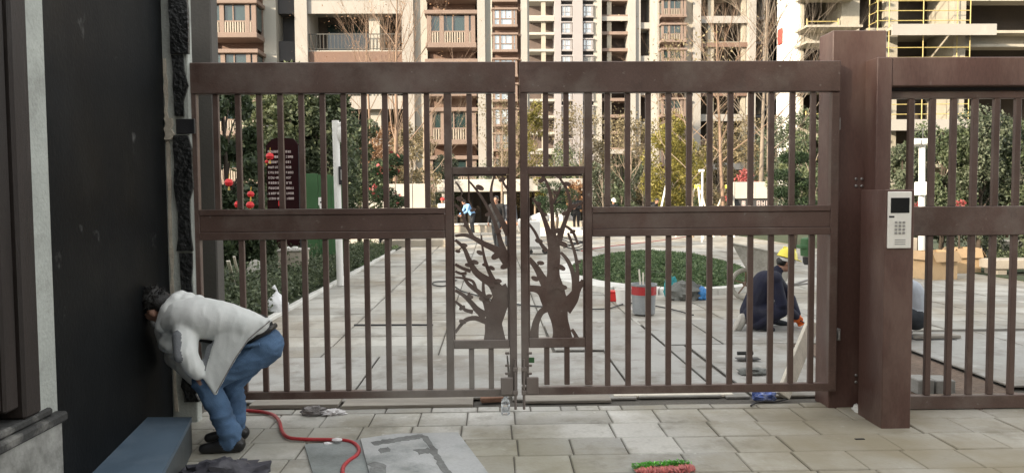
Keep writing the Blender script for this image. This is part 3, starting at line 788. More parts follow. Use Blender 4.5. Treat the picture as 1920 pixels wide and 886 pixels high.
TREE_R = dict(ox=830, oy=300, k=2.462, box=(991, 1093, 328, 632), tr=[
    [(552, 830, 50), (550, 790, 42), (540, 740, 40), (530, 690, 48), (522, 640, 50), (516, 590, 44), (511, 530, 30), (512, 470, 30), (514, 420, 30), (516, 370, 20)]],
    br=[[(560, 680, 34), (598, 640, 24), (622, 595, 14), (652, 555, 10)], [(612, 605, 14), (608, 560, 10), (598, 510, 8), (575, 460, 7), (545, 425, 5)],
        [(618, 570, 10), (622, 515, 7), (615, 450, 6), (598, 390, 5), (578, 335, 4)], [(500, 650, 40), (465, 610, 24), (435, 595, 14), (395, 590, 12)], [(490, 590, 26), (460, 545, 16), (435, 500, 12), (398, 452, 8)],
        [(490, 680, 14), (455, 700, 12), (432, 745, 13), (424, 790, 16), (420, 825, 20)], [(505, 400, 16), (488, 330, 11), (470, 275, 8), (448, 225, 6), (415, 175, 4)],
        [(515, 390, 14), (508, 300, 8), (504, 220, 7), (496, 150, 6), (478, 100, 5), (455, 66, 4)], [(528, 390, 16), (555, 310, 9), (580, 240, 7), (588, 190, 6), (570, 130, 5), (545, 90, 4), (530, 66, 3)],
        [(480, 420, 8), (450, 380, 6), (425, 330, 5), (395, 290, 4)], [(575, 250, 6), (605, 215, 5), (652, 195, 4)], [(505, 200, 5), (530, 160, 4), (545, 120, 3)], [(560, 300, 5), (600, 330, 5), (625, 390, 4)],
        [(596, 780, 6), (612, 805, 7), (620, 826, 10)]],
    lf=[(444, 373, 24), (557, 387, 26), (452, 474, 22), (426, 546, 24), (548, 495, 26), (553, 586, 28), (458, 92, 24), (565, 245, 22), (530, 325, 26), (536, 76, 20), (605, 212, 22), (440, 200, 20),
        (470, 250, 18), (520, 150, 18), (575, 110, 22), (625, 470, 18), (600, 330, 18)])
def tree_cutout(T, u0, u1, v0, v1, parent):
    """branching silhouette cut from steel plate, clipped by its frame"""
    mb = MB(); k = [0]
    x0, x1, z1, z0 = gx_(u0), gx_(u1), gz_(v0, (u0 + u1) / 2), gz_(v1, (u0 + u1) / 2)
    def pt(a, b):
        p = W(T['ox'] + a / T['k'], T['oy'] + b / T['k'], YG)
        return p.x, p.z
    def cl(p): return (min(max(p[0], x0 - .004), x1 + .004), min(max(p[1], z0 - .004), z1 + .004))
    px = abs(pt(1, 0)[0] - pt(0, 0)[0])
    def strip(L):
        # subdivide smoothly
        P = [(*pt(a, b), w * px) for a, b, w in L]; Q = []
        for i in range(len(P) - 1):
            a, b, c, d = P[max(i - 1, 0)], P[i], P[i + 1], P[min(i + 2, len(P) - 1)]
            for s in range(4):
                t = s / 4
                Q.append(tuple(.5 * (2 * b[j] + (c[j] - a[j]) * t + (2 * a[j] - 5 * b[j] + 4 * c[j] - d[j]) * t * t + (3 * b[j] - a[j] - 3 * c[j] + d[j]) * t ** 3) for j in range(3)))
        Q.append(P[-1])
        e = .00022 * k[0]; k[0] += 1
        l, r = [], []
        for i, q in enumerate(Q):
            a, b = Q[max(i - 1, 0)], Q[min(i + 1, len(Q) - 1)]
            dx, dz = b[0] - a[0], b[1] - a[1]; n = math.hypot(dx, dz) + 1e-9
            l.append(cl((q[0] - dz / n * q[2], q[1] + dx / n * q[2]))); r.append(cl((q[0] + dz / n * q[2], q[1] - dx / n * q[2])))
        n = len(l); y0, y1 = YG - .005 - e, YG + .003 + e
        vs = [(x, y0, z) for x, z in l] + [(x, y0, z) for x, z in r] + [(x, y1, z) for x, z in l] + [(x, y1, z) for x, z in r]
        fs = []
        for i in range(n - 1):
            fs += [(i, i + 1, n + i + 1, n + i), (2 * n + i, 3 * n + i, 3 * n + i + 1, 2 * n + i + 1), (i, 2 * n + i, 2 * n + i + 1, i + 1), (n + i, n + i + 1, 3 * n + i + 1, 3 * n + i)]
        fs += [(0, n, 3 * n, 2 * n), (n - 1, 3 * n - 1, 4 * n - 1, 2 * n - 1)]
        mb.add(vs, fs)
    for L in T['tr']: strip(L)
    for L in T['br']: strip([(a, b, w * 1.18 + .6) for a, b, w in L])
    cen = []
    for L in T['tr'] + T['br']:
        for (a, b, w), (c, d, _) in zip(L, L[1:]): cen += [(a + (c - a) * t / 6, b + (d - b) * t / 6) for t in range(7)]
    for a, b, w in T['lf']:                    # the stalk of each leaf
        c, d = min(cen, key=lambda p: (p[0] - a) ** 2 + (p[1] - b) ** 2)
        if math.hypot(c - a, d - b) > 3: strip([(c, d, 3.2), (a, b, 2.6)])
    r = random.Random(4)
    for a, b, w in T['lf']:
        x, z = pt(a, b); e = .00022 * k[0]; k[0] += 1
        q0 = r.uniform(-.6, .6); poly = []
        for i in range(12):
            q = 2 * math.pi * i / 12
            ex, ez = w * px * .80 * math.cos(q), w * px * .46 * math.sin(q)
            poly.append(cl((x + ex * math.cos(q0) - ez * math.sin(q0), z + ex * math.sin(q0) + ez * math.cos(q0))))
        mb.prism(poly, YG - .005 - e, YG + .003 + e)
    return obj('tree_cutout', mb, MT['gate'], parent)
def rail_box(u0, u1, v0, v1, ya, yb, c=.004):
    um = (u0 + u1) / 2
    return MB().box(gx_(u0), gx_(u1), YG + ya, YG + yb, gz_(v1, um), gz_(v0, um), c)
bar_m = {}
def bars(us, v0, v1, parent, half=.0195, dy=.0):
    z0, z1 = gz_(v1, us[len(us) // 2]), gz_(v0, us[len(us) // 2])
    k = (round(z1 - z0, 3), half)
    if k not in bar_m: bar_m[k] = MB().box(-half, half, -.016, .016, 0, z1 - z0, .003).mesh('bar', MT['gate_bar'])
    for u in us: inst('bar', bar_m[k], (gx_(u), YG + dy, z0), parent)
def leaf(label, L, outer, inner, post, bu, top, mid, bot, bars_up, bars_dn, pan, T, rails, pbars, side):
    r = thing('gate_leaf', label, 'gate', ((gx_(outer) + gx_(inner)) / 2, YG, ZB), 'the two leaves of the brown steel gate')
    u0, u1 = min(outer, inner), max(outer, inner)
    obj('top_beam', rail_box(u0, u1, top[0], top[1], -.035, .035, .006), MT['gate'], r)
    obj('bottom_rail', rail_box(u0, u1, bot[0], bot[1], -.025, .025), MT['gate'], r)
    so = (outer, outer + side * 15); si = (inner - side * 14, inner)
    obj('hinge_stile', rail_box(min(so), max(so), top[1] + .3, bot[0] - .3, -.026, .026), MT['gate'], r)
    obj('meeting_stile', rail_box(min(si), max(si), top[1] + .3, bot[0] - .3, -.026, .026), MT['gate'], r)
    obj('inner_stile', rail_box(post[0], post[1], top[1] + .3, bot[0] - .3, -.024, .024), MT['gate'], r)
    ma = (max(so) + .2, post[0] - .2) if side > 0 else (post[1] + .2, min(so) - .2)
    obj('middle_beam', rail_box(ma[0], ma[1], mid[0], mid[0] + 11, -.030, .024), MT['gate'], r)
    obj('middle_beam', rail_box(ma[0], ma[1], mid[1] - 14, mid[1], -.030, .024), MT['gate'], r)
    obj('middle_panel', rail_box(ma[0], ma[1], mid[0] + 11.2, mid[1] - 14.2, -.022, .020), MT['gate'], r)
    bars(bars_up, top[1] + .5, mid[0] - .3, r); bars(bars_dn, mid[1] + .3, bot[0] - .3, r)
    pa = (post[1] + .2, min(si) - .2) if side > 0 else (max(si) + .2, post[0] - .2)
    obj('panel_rail', rail_box(pa[0], pa[1], rails[0][0], rails[0][1], -.024, .024), MT['gate'], r)
    obj('panel_rail', rail_box(pa[0], pa[1], rails[1][0], rails[1][1], -.024, .024), MT['gate'], r)
    fa = MB()
    a, b = rails[0][1] + .2, rails[1][0] - .2
    for q in (rail_box(pa[0], pa[0] + 3, a, b, -.012, .012), rail_box(pa[1] - 3, pa[1], a, b, -.012, .012), rail_box(pa[0] + 3.1, pa[1] - 3.1, a, a + 3, -.012, .012)): fa.add(q.v, q.f)
    obj('panel_frame', fa, MT['gate'], r)
    bars(pbars, top[1] + .5, rails[0][0] - .3, r); bars(pbars, rails[1][1] + .3, bot[0] - .3, r)
    tree_cutout(T, pa[0], pa[1], rails[0][1], rails[1][0], r)
    # drop bolt with its lock case by the meeting edge
    bx = gx_(inner - side * 4)
    bo = obj('drop_bolt', MB().tube([(bx, YG - .045, .05), (bx, YG - .045, .42)], .010, 10).box(bx - .018, bx + .018, YG - .06, YG - .027, .16, .19, .003).box(bx - .018, bx + .018, YG - .06, YG - .027, .33, .36, .003), MT['gate_bar'], r, smooth=40)
    cx = gx_(inner - side * 20)
    obj('bolt_case', MB().box(cx - .045, cx + .045, YG - .055, YG - .027, .16, .285, .005), MT['gate_bar'], bo)
    if side < 0: obj('green_tape', MB().box(gx_(inner + 14), gx_(inner + 24), YG - .034, YG - .0265, gz_(678, inner), gz_(668, inner), .002), MT['green_sheet'], r)
    else: obj('cement_dust', MB().prism([(gx_(800), gz_(730.8, 880)), (gx_(943), gz_(730.8, 880)), (gx_(943), gz_(728, 880)), (gx_(905), gz_(729.2, 880)), (gx_(872), gz_(727.8, 880)), (gx_(840), gz_(729.5, 880))], YG - .022, YG - .0205), MT['white_cloth'], r)
    for v in (660, 683, 698):
        q = W(inner - side * 17, v, YG)
        obj('latch_tab', MB().box(q.x - .016, q.x + .016, YG - .034, YG - .0265, q.z - .009, q.z + .009, .003), MT['gate_bar'], r)
    for v in (232, 627):
        q = W(outer, v, YG)
        obj('hinge_pin', MB().tube([(q.x - side * .012, YG - .012, q.z - .03), (q.x - side * .012, YG - .012, q.z + .03)], .010, 10).box(q.x - side * .03, q.x - side * .001, YG + .0, YG + .05, q.z - .045, q.z + .045, .003), MT['steel'], r, smooth=40)
    return r
leaf('left gate leaf with a leaning tree cut from steel plate beside its meeting edge', 'L', 362, 968, (835, 849), None, (118, 176), (391, 448), (731, 745),
     [411.5, 452.5, 492, 531, 570, 609.5, 648.5, 686.5, 725.5, 764, 803], [453, 492.5, 531.5, 570.5, 610, 649, 687, 726, 764.5, 803.5], None, TREE_L, ((313, 327), (636, 652)), [882, 919], 1)
leaf('right gate leaf with an upright tree cut from steel plate beside its meeting edge', 'R', 1569, 976, (1096, 1110), None, (116, 174), (386, 441), (720, 735),
     [1139, 1176.5, 1214.5, 1252.5, 1291, 1329.5, 1368, 1406, 1444, 1483, 1521.5], [1139, 1177.5, 1215.5, 1253.5, 1292, 1330.5, 1369, 1407, 1445.5, 1484, 1522], None, TREE_R, ((312, 327), (632, 650)), [1024, 1062], -1)
# gate post on the right
YP = YG + .055
px0 = W(1557, 440, YP).x; px1 = px0 + .40
gp = thing('gate_post', 'tall brown steel gate post at the right end of the gate', 'post', ((px0 + px1) / 2, YP, 0))
zt = W(1600, 57, YP).z
obj('shaft', MB().box(px0, px1, YP, YP + .24, -.012, zt, .006), MT['post'], gp)
for v in (342, 709):
    q = W(1610, v, YP)
    for dx in (-.022, .022):
        for dz in (-.026, .026):
            obj('bolt_head', MB().lathe([(.011, 0), (.011, .008), (.007, .012)], (q.x + dx, YP, q.z + dz), 8, rot=Matrix.Rotation(R(90), 3, 'X')), MT['steel'], gp, smooth=40)
# intercom post
YI = 5.15
P0 = W(1640, 440, 5.5).x
ip = thing('intercom_post', 'brown steel fence post with a boxed pedestal for the door intercom', 'post', (P0 + .1, 5.4, 0))
zt2 = W(1655, 107, 5.5).z
obj('upper_post', MB().box(P0, W(1668, 440, 5.5).x, 5.5, 5.70, -.012, zt2, .005), MT['post'], ip)
bx0, bx1 = W(1657, 560, YI).x, W(1711.5, 560, YI).x
zt3 = W(1685, 355, YI).z
obj('pedestal', MB().box(bx0, bx1, YI, 5.497, -.012, zt3, .005), MT['post'], ip)
ic = thing('intercom', 'ivory door intercom with a black screen and keypad on the pedestal', 'intercom', ((bx0 + bx1) / 2, YI, W(1685, 465, YI).z))
def iz(v): return W(1685, v, YI).z
def ix(u): return W(u, 410, YI).x
obj('face_plate', MB().box(ix(1663), ix(1707), YI - .016, YI - .001, iz(465), iz(359), .004), MT['white_plastic'], ic)
obj('screen', MB().box(ix(1667.5), ix(1702.5), YI - .019, YI - .012, iz(399), iz(370.5), .002), MT['screen'], ic)
obj('card_slot', MB().box(ix(1664.5), ix(1674.5), YI - .018, YI - .012, iz(407.5), iz(404.2), .001), MT['black_plastic'], ic)
kme = MB().box(-.0085, .0085, -.004, .004, -.0075, .0075, .002).mesh('key', MT['grey_key'])
for i in range(3):
    for j in range(4): inst('key', kme, (ix(1677.8 + i * 7.3), YI - .018, iz(416.3 + j * 6.6)), ic)
obj('speaker_grille', MB().box(ix(1676), ix(1696), YI - .0175, YI - .012, iz(458), iz(456.4)).box(ix(1676), ix(1696), YI - .0175, YI - .012, iz(454), iz(452.4)).box(ix(1676), ix(1696), YI - .0175, YI - .012, iz(450), iz(448.4)), MT['grey_key'], ic)
# ---------------------------------------------------------------- fence to the right of the intercom post
YF = 5.60
def fx(u): return W(u, 440, YF).x
def fz(v, u=1790): return W(u, v, YF).z
fe = thing('fence', 'brown steel bar fence running off to the right', 'fence', (fx(1790), YF, .1))
XE = 5.6
x0f = W(1668, 440, 5.5).x + .001
obj('top_beam', MB().box(x0f, XE, YF - .09, YF + .06, fz(164), fz(111), .006), MT['post'], fe)
obj('under_rail', MB().box(x0f, XE, YF - .02, YF + .04, fz(185), fz(171), .004), MT['gate'], fe)
obj('painted_shadow_gap', MB().box(x0f, XE, YF + .0, YF + .03, fz(170.7), fz(164.3)), MT['dark'], fe)  # dark strip: the shade between beam and rail is put into its colour
mz1, mz0 = fz(386.5), fz(441)
obj('middle_beam', MB().box(x0f, XE, YF - .03, YF + .03, mz0, mz1, .006), MT['gate'], fe)
bz1, bz0 = fz(739), fz(764)
obj('bottom_rail', MB().box(x0f, XE, YF - .03, YF + .03, bz0, bz1, .005), MT['gate'], fe)
up = MB().box(-.021, .021, -.018, .018, 0, fz(185.4) - mz1 - .001, .003).mesh('bar', MT['gate_bar'])
dn = MB().box(-.021, .021, -.018, .018, 0, mz0 - bz1 - .002, .003).mesh('bar', MT['gate_bar'])
for i in range(12):
    u = 1703.5 + i * 39.6
    inst('bar', up, (fx(u), YF, mz1 + .0005), fe); inst('bar', dn, (fx(u - .5), YF, bz1 + .001), fe)
obj('end_post', MB().box(XE + .002, XE + .25, YF - .12, YF + .12, -.012, fz(100), .006), MT['post'], fe)
for i, xx in enumerate((fx(1840), XE - .3)): obj('foot', MB().box(xx - .03, xx + .03, YF - .025, YF + .025, -.012, bz0 - .0005, .003), MT['gate_bar'], fe)
# ---------------------------------------------------------------- apartment towers in the background
def bx_(mb, Y, u0, u1, z0, z1, y0, y1, v=150):
    return mb.box(W(u0, v, Y).x, W(u1, v, Y).x, y0, y1, z0, z1)
class Tower:
    def __init__(s, label, Y, u0, u1, top, depth=14):
        s.Y, s.top = Y, top
        s.u0, s.u1 = u0, u1
        s.root = thing('apartment_tower', label, 'building', ((W(u0, 200, Y).x + W(u1, 200, Y).x) / 2, Y, 0), 'apartment towers beyond the garden')
        s.mass = MB().box(W(u0, 200, Y).x, W(u1, 200, Y).x, Y + 4.0, Y + depth, -.04, top)
        s.depth = depth
        s.walls = {}
    def x(s, u): return W(u, 200, s.Y).x
    def z(s, v): return W((s.u0 + s.u1) / 2, v, s.Y).z
    def wall(s, mat, u0, u1, y0=0.0, y1=4.0, z0=-.04, z1=None):
        s.walls.setdefault(mat, MB()).box(s.x(u0), s.x(u1), s.Y + y0, s.Y + y1 - .003, z0, (s.top if z1 is None else z1))
    def floors(s, v, fh):
        z = s.z(v)
        while z > fh * .3: z -= fh
        out = []
        while z < s.top - fh: out.append(z); z += fh
        return out
    def bays(s, u0, u1, v, fh, glass, side=True, proud=1.0, rail=True, solid='red_render', bal=16, fm='mauve'):
        """stacked bay windows: plinth, balusters, panes, cornice, recessed brown spandrel"""
        a, b = s.x(u0), s.x(u1); w = b - a; k = fh / 3.0
        s.wall(solid, u0 + .3, u1 - .3, .25, 4.0)
        y0 = s.Y - proud
        for z in s.floors(v, fh):
            t = MB()
            t.box(a - .08 * k, b + .08 * k, y0 - .1, s.Y + .24, z, z + .32 * k, .03)
            t.box(a - .15 * k, b + .15 * k, y0 - .2, s.Y + .24, z + 2.05 * k, z + 2.3 * k, .03)
            pw = .09 * w
            for q in (a, a + w * .26, b - w * .13 - pw, b - pw): t.box(q, q + pw, y0, y0 + .2, z + .321 * k, z + 2.049 * k)
            t.box(a + pw, b - pw, y0 + .03, y0 + .12, z + .98 * k, z + 1.06 * k)
            t.box(a + w * .52, a + w * .545, y0 + .05, y0 + .12, z + 1.061 * k, z + 2.049 * k)
            for xx in (a, b - .12 * k): t.box(xx, xx + .12 * k, y0 + .21, s.Y + .24, z + .321 * k, z + 2.049 * k) if not side else t.box(xx, xx + .12 * k, s.Y - .15, s.Y + .24, z + .321 * k, z + 2.049 * k)
            o = obj('bay_window', t, MT[fm], s.root, (a, s.Y, z))
            g = MB().box(a + pw * .5, b - pw * .5, y0 + .13, y0 + .16, z + 1.0 * k, z + 2.05 * k)
            if side:
                for xx in (a + .04, b - .08): g.box(xx, xx + .04, y0 + .2, s.Y - .16, z + .6 * k, z + 2.05 * k)
            obj('pane', g, MT[glass], o)
            if rail:
                m = MB(); n = bal
                for i in range(n):
                    q = a + pw + (w - 2 * pw) * (i + .5) / n
                    m.box(q - .045 * k, q + .045 * k, y0 + .02, y0 + .10, z + .322 * k, z + .979 * k)
                obj('balusters', m, MT['rail'], o)
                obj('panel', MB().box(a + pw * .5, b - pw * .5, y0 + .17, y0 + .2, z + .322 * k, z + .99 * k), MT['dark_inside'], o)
            else: obj('pane', MB().box(a + pw * .5, b - pw * .5, y0 + .17, y0 + .2, z + .322 * k, z + .97 * k), MT[glass], o)
    def open_floors(s, u0, u1, v, fh, cols=(), back='dark_inside', slab='concrete', dep=3.9, th=.35, rail=None, band=None, band_at=0, hang=0.0, hangm='red_render', y0=.05):
        a, b = s.x(u0), s.x(u1)
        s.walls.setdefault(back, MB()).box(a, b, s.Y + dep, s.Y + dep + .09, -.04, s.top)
        for c0, c1 in cols: s.walls.setdefault('concrete', MB()).box(s.x(c0), s.x(c1), s.Y + y0 + .3, s.Y + y0 + .9, -.04, s.top)
        for i, z in enumerate(s.floors(v, fh)):
            t = MB().box(a + .002, b - .002, s.Y + y0, s.Y + dep - .003, z, z + th)
            o = obj('floor_slab', t, MT[slab], s.root, (a, s.Y, z))
            if band and (i + band_at) % 2 == 0: obj('white_band', MB().box(a - .02, b + .02, s.Y - .12, s.Y + y0 - .003, z - .45, z + th + .1), MT[band], s.root, (a, s.Y, z))
            elif hang: obj('spandrel', MB().box(a + .003, b - .003, s.Y + y0 - .1, s.Y + y0 - .003, z - hang, z + th * .7), MT[hangm], s.root, (a, s.Y, z))
            if rail:
                m = MB(); n = int((b - a) / .22)
                m.box(a, b, s.Y + y0 + .02, s.Y + y0 + .07, z + th + 1.0, z + th + 1.06)
                m.box(a, b, s.Y + y0 + .02, s.Y + y0 + .07, z + th + .08, z + th + .12)
                for j in range(n): m.box(a + (b - a) * j / n, a + (b - a) * j / n + .035, s.Y + y0 + .03, s.Y + y0 + .06, z + th + .121, z + th + .999)
                obj('railing', m, MT[rail], o)
    def done(s, mat='cream'):
        obj('core', s.mass, MT[mat], s.root)
        for m, mb in s.walls.items(): obj('wall', mb, MT[m], s.root)
# near left tower
A_ = Tower('near left cream tower with railed balconies and brown bay windows', 50, 230, 921, 27)
A_.wall('cream', 230, 406.5)
A_.bays(408, 497, 80, 3.0, 'glass', proud=1.5)
A_.wall('tile_grey', 497.5, 521); A_.wall('dark_wall', 521.3, 557.7, 1.6, 4.0)
for z in A_.floors(112, 3.0): obj('dark_balcony', MB().box(A_.x(522), A_.x(557), A_.Y + .5, A_.Y + 1.59, z, z + .3).box(A_.x(522), A_.x(557), A_.Y + .5, A_.Y + .55, z + .301, z + 1.26), MT['dark_wall'], A_.root, (A_.x(540), A_.Y, z))
A_.wall('white_render', 558, 581, -.3, 4.0)
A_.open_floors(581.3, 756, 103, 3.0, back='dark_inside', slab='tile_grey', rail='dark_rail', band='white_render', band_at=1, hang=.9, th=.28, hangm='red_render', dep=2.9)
A_.wall('tile_grey', 692, 712, .5, 2.9)
for z in A_.floors(103, 3.0): obj('balcony_door', MB().box(A_.x(600), A_.x(680), A_.Y + 2.84, A_.Y + 2.895, z + .3, z + 2.5), MT['glass'], A_.root, (A_.x(640), A_.Y, z))
A_.wall('white_render', 756.3, 778, -.3, 4.0); A_.wall('tile_grey', 778.3, 803, 0, 4)
A_.bays(805, 893, 97, 3.0, 'glass', proud=1.1)
A_.wall('white_render', 897, 911, -1.3, 4.0); A_.wall('tile_grey', 911.2, 921, -.4, 4.0)
A_.done()
# left middle tower
B_ = Tower('left middle tower with a stack of bright bay windows between white piers', 96, 919, 992, 36)
B_.wall('tile_grey', 919, 924); B_.bays(925, 970, 54, 3.0, 'bright_glass', rail=False, proud=.9)
B_.wall('red_render', 970.2, 977, .3); B_.wall('white_render', 977.2, 989, -.8); B_.wall('tile_grey', 989.2, 993, -.1)
B_.done()
# far centre tower
C_ = Tower('far centre tower of open bare floors between pale full-height piers', 142, 990, 1222, 52)
C_.open_floors(991, 1040, 65, 3.0, cols=((1016, 1024),), back='far_inside', slab='tile_grey', th=.45, band=None)
C_.wall('dark_lilac', 1040.3, 1052, -.8)
C_.bays(1053.5, 1072.5, 66, 3.0, 'bright_glass', rail=False, proud=.6, solid='dark_wall', fm='dark_lilac')
C_.wall('dark_lilac', 1073.5, 1091.5, -1.2)
C_.bays(1093, 1112, 66, 3.0, 'bright_glass', rail=False, proud=.6, solid='dark_wall', fm='dark_lilac')
C_.wall('tile_grey', 1113, 1119.5, -.2); C_.wall('white_render', 1119.7, 1127, -1.0)
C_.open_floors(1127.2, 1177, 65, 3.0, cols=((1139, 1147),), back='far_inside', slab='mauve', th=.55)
C_.wall('white_render', 1177.2, 1190, -1.0); C_.wall('white_render', 1190.2, 1200, -.5)
C_.open_floors(1200.2, 1219, 54, 6.0, back='far_inside', slab='white_render', th=1.1)
C_.wall('white_render', 1219.2, 1232, -.8)
for u0, u1 in ((991, 1040), (1127, 1177)):
    for j, z in enumerate(C_.floors(40, 12.0)): obj('white_band', MB().box(C_.x(u0), C_.x(u1), C_.Y - .25, C_.Y + .04, z, z + .8), MT['white_render'], C_.root, (C_.x(u0), C_.Y, z))
C_.done()
# right middle tower
D_ = Tower('right middle tower with bay windows beside double-height white frames', 96, 1232, 1440, 36, 4.6)
D_.wall('white_render', 1232, 1235.5, -.1); D_.bays(1236, 1281, 37, 3.0, 'glass', proud=1.3, bal=12)
D_.wall('cream', 1282.5, 1296, -.2); D_.wall('white_render', 1296.3, 1311, -.7)
D_.open_floors(1311.3, 1400, 83, 3.0, cols=((1328, 1339), (1392, 1399)), back='dark_inside', slab='concrete', th=.3, band='white_render', band_at=0, hang=.35)
D_.wall('white_render', 1400.3, 1413, -.7)
D_.open_floors(1413.3, 1432, 83, 3.0, back='dark_wall', slab='dark_wall', th=.3)
D_.wall('white_render', 1432.3, 1440, -.2)
D_.done()
# near right tower still under construction
E_ = Tower('near right tower under construction with bare concrete slabs and a blank white side', 51, 1497, 2150, 27, 6.6)
E_.wall('bright_render', 1497, 1499.5, 0, 6.62)
E_.open_floors(1505, 1573, 62, 3.0, back='dark_inside', slab='concrete', th=.2, dep=3.6, y0=.3)
E_.wall('concrete', 1499.7, 1504.8, -.1)
for z in E_.floors(62, 3.0):
    obj('ledge', MB().box(E_.x(1489), E_.x(1590), E_.Y - 1.9, E_.Y + .05, z, z + .14), MT['concrete'], E_.root, (E_.x(1500), E_.Y, z))
    obj('ledge', MB().box(E_.x(1489), E_.x(1590), E_.Y - 1.9, E_.Y + .05, z - 1.0, z - .86), MT['concrete'], E_.root, (E_.x(1500), E_.Y, z))
    obj('spandrel', MB().box(E_.x(1505), E_.x(1573), E_.Y - .05, E_.Y + .25, z - .859, z - .001), MT['concrete'], E_.root, (E_.x(1500), E_.Y, z))
    g = MB()
    for uu in (1509, 1567): g.tube([(E_.x(uu), E_.Y - .2, z + .141), (E_.x(uu), E_.Y - .2, z + .9)], .045, 6)
    g.tube([(E_.x(1509), E_.Y - .2, z + .72), (E_.x(1567), E_.Y - .2, z + .72)], .035, 6).tube([(E_.x(1509), E_.Y - .2, z + .32), (E_.x(1567), E_.Y - .2, z + .2)], .03, 6)
    obj('guard_rail', g, MT['scaffold'], E_.root, (E_.x(1500), E_.Y, z))
E_.wall('concrete', 1573.3, 1607, -.15)
E_.wall('dark_wall', 1607.3, 1625, 1.2)
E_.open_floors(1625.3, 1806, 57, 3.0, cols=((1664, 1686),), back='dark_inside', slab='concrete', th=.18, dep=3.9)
E_.wall('concrete', 1782, 1804, -.2, 3.0)
for i, z in enumerate(E_.floors(232, 6.0)):
    obj('balcony_front', MB().box(E_.x(1642), E_.x(1829), E_.Y - 2.0, E_.Y - 1.85, z - .58, z + .12), MT['white_render'], E_.root, (E_.x(1700), E_.Y, z))
    obj('balcony_floor', MB().box(E_.x(1642), E_.x(1829), E_.Y - 1.845, E_.Y + .045, z - .2, z - .02), MT['concrete'], E_.root, (E_.x(1700), E_.Y, z))
E_.open_floors(1806.3, 2150, 62, 3.0, cols=((2030, 2052),), back='dark_inside', slab='concrete', th=.18, dep=3.9)
for z in E_.floors(62, 3.0): obj('upstand', MB().box(E_.x(1807), E_.x(2149), E_.Y + 1.3, E_.Y + 1.45, z - .72, z - .002).box(E_.x(1807), E_.x(2149), E_.Y + .06, E_.Y + 1.299, z - .9, z - .72), MT['concrete'], E_.root, (E_.x(1850), E_.Y, z))
E_.done('concrete')
sc = thing('scaffold', 'yellow pipe scaffold standing on the balconies of the unfinished tower', 'scaffold', (E_.x(1700), E_.Y - 1.5, E_.z(228)))
for u in (1622, 1643, 1705, 1790): obj('pipe', MB().tube([(E_.x(u), E_.Y - 1.5, max(0, E_.z(236))), (E_.x(u), E_.Y - 1.5, E_.top - 4)], .032, 6), MT['scaffold'], sc)
for u in (1622, 1785): obj('pipe', MB().tube([(E_.x(u), E_.Y - .4, E_.z(236)), (E_.x(u), E_.Y - .4, E_.top - 4)], .032, 6), MT['scaffold'], sc)
v = 218
while v > -330:
    for dv in (0, 18, 36):
        z = E_.z(v - dv)
        obj('pipe', MB().tube([(E_.x(1620), E_.Y - 1.42, z), (E_.x(1792), E_.Y - 1.42, z + .02)], .03, 6), MT['scaffold'], sc)
        obj('pipe', MB().tube([(E_.x(1622), E_.Y - 1.55, z - .05), (E_.x(1622), E_.Y - .3, z - .05)], .028, 6), MT['scaffold'], sc)
    v -= 85
tag(obj('banner', MB().box(E_.x(1497) - .12, E_.x(1497) - .01, E_.Y + 2.9, E_.Y + 3.6, E_.z(64), E_.z(34), .02), MT['banner']), 'small red upright sign on the blank white tower wall', 'sign')
# ---------------------------------------------------------------- low pavilion and garden walls
YV = 42
pv = thing('pavilion', 'low white garden pavilion with a flat canopy on white columns', 'pavilion', (W(960, 400, YV).x, YV, 0))
def vx(u): return W(u, 380, YV).x
def vz(v): return W(960, v, YV).z
obj('canopy', MB().box(vx(822), vx(1112), YV - .6, YV + 4, vz(359), vz(336), .03), MT['white_wall'], pv)
for a, b in ((829, 848), (945, 957), (1024, 1030), (1100, 1110)): obj('column', MB().box(vx(a), vx(b), YV - .3, YV + .1, -.03, vz(359) - .002, .02), MT['white_wall'], pv)
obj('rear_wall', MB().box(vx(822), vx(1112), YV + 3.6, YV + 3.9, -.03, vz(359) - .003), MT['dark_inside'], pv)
for u in range(850, 1100, 16): obj('window_post', MB().box(vx(u), vx(u + 2), YV + 3.5, YV + 3.59, -.03, vz(359) - .003), MT['dark_wall'], pv)
obj('hedge_glass', MB().box(vx(1032), vx(1098), YV + 2.2, YV + 2.25, .2, vz(361)), MT['glass'], pv)
gw = thing('garden_wall', 'white stone-panelled garden wall behind the left gate leaf', 'wall', (W(735, 400, 27).x, 27, 0))
us = [640, 671, 679, 711, 743, 775, 801]
for i in range(len(us) - 1):
    if us[i] == 671: continue
    a, b = W(us[i], 400, 27).x, W(us[i + 1], 400, 27).x
    obj('panel', MB().box(a + .01, b - .01, 27 - .12 + rnd.uniform(-.004, .004), 27.12, .42 if us[i] > 700 else -.03, W(720, 345, 27).z, .01), MT['white_wall'], gw)
obj('backing', MB().box(W(680, 400, 27).x, W(800, 400, 27).x, 27.13, 27.3, -.03, 1.98), MT['dark_wall'], gw)
w2 = thing('sign_wall', 'white sign wall with a dark lettered base beside the pine on the right', 'sign', (W(1412, 380, 30).x, 30, 0))
def sx(u): return W(u, 380, 30).x
def sz(v): return W(1412, v, 30).z
obj('panel', MB().box(sx(1376), sx(1416), 29.9, 30.2, sz(372), sz(341), .01), MT['white_wall'], w2)
obj('panel', MB().box(sx(1416.3), sx(1450), 29.9, 30.2, sz(372), sz(341), .01), MT['white_wall'], w2)
obj('end_post', MB().box(sx(1372.5), sx(1375.8), 29.88, 30.2, -.03, sz(341), .01), MT['white_wall'], w2)
bs = obj('lettered_base', MB().box(sx(1376), sx(1450), 30.0, 30.2, -.03, sz(372) - .003), MT['dark_wall'], w2)
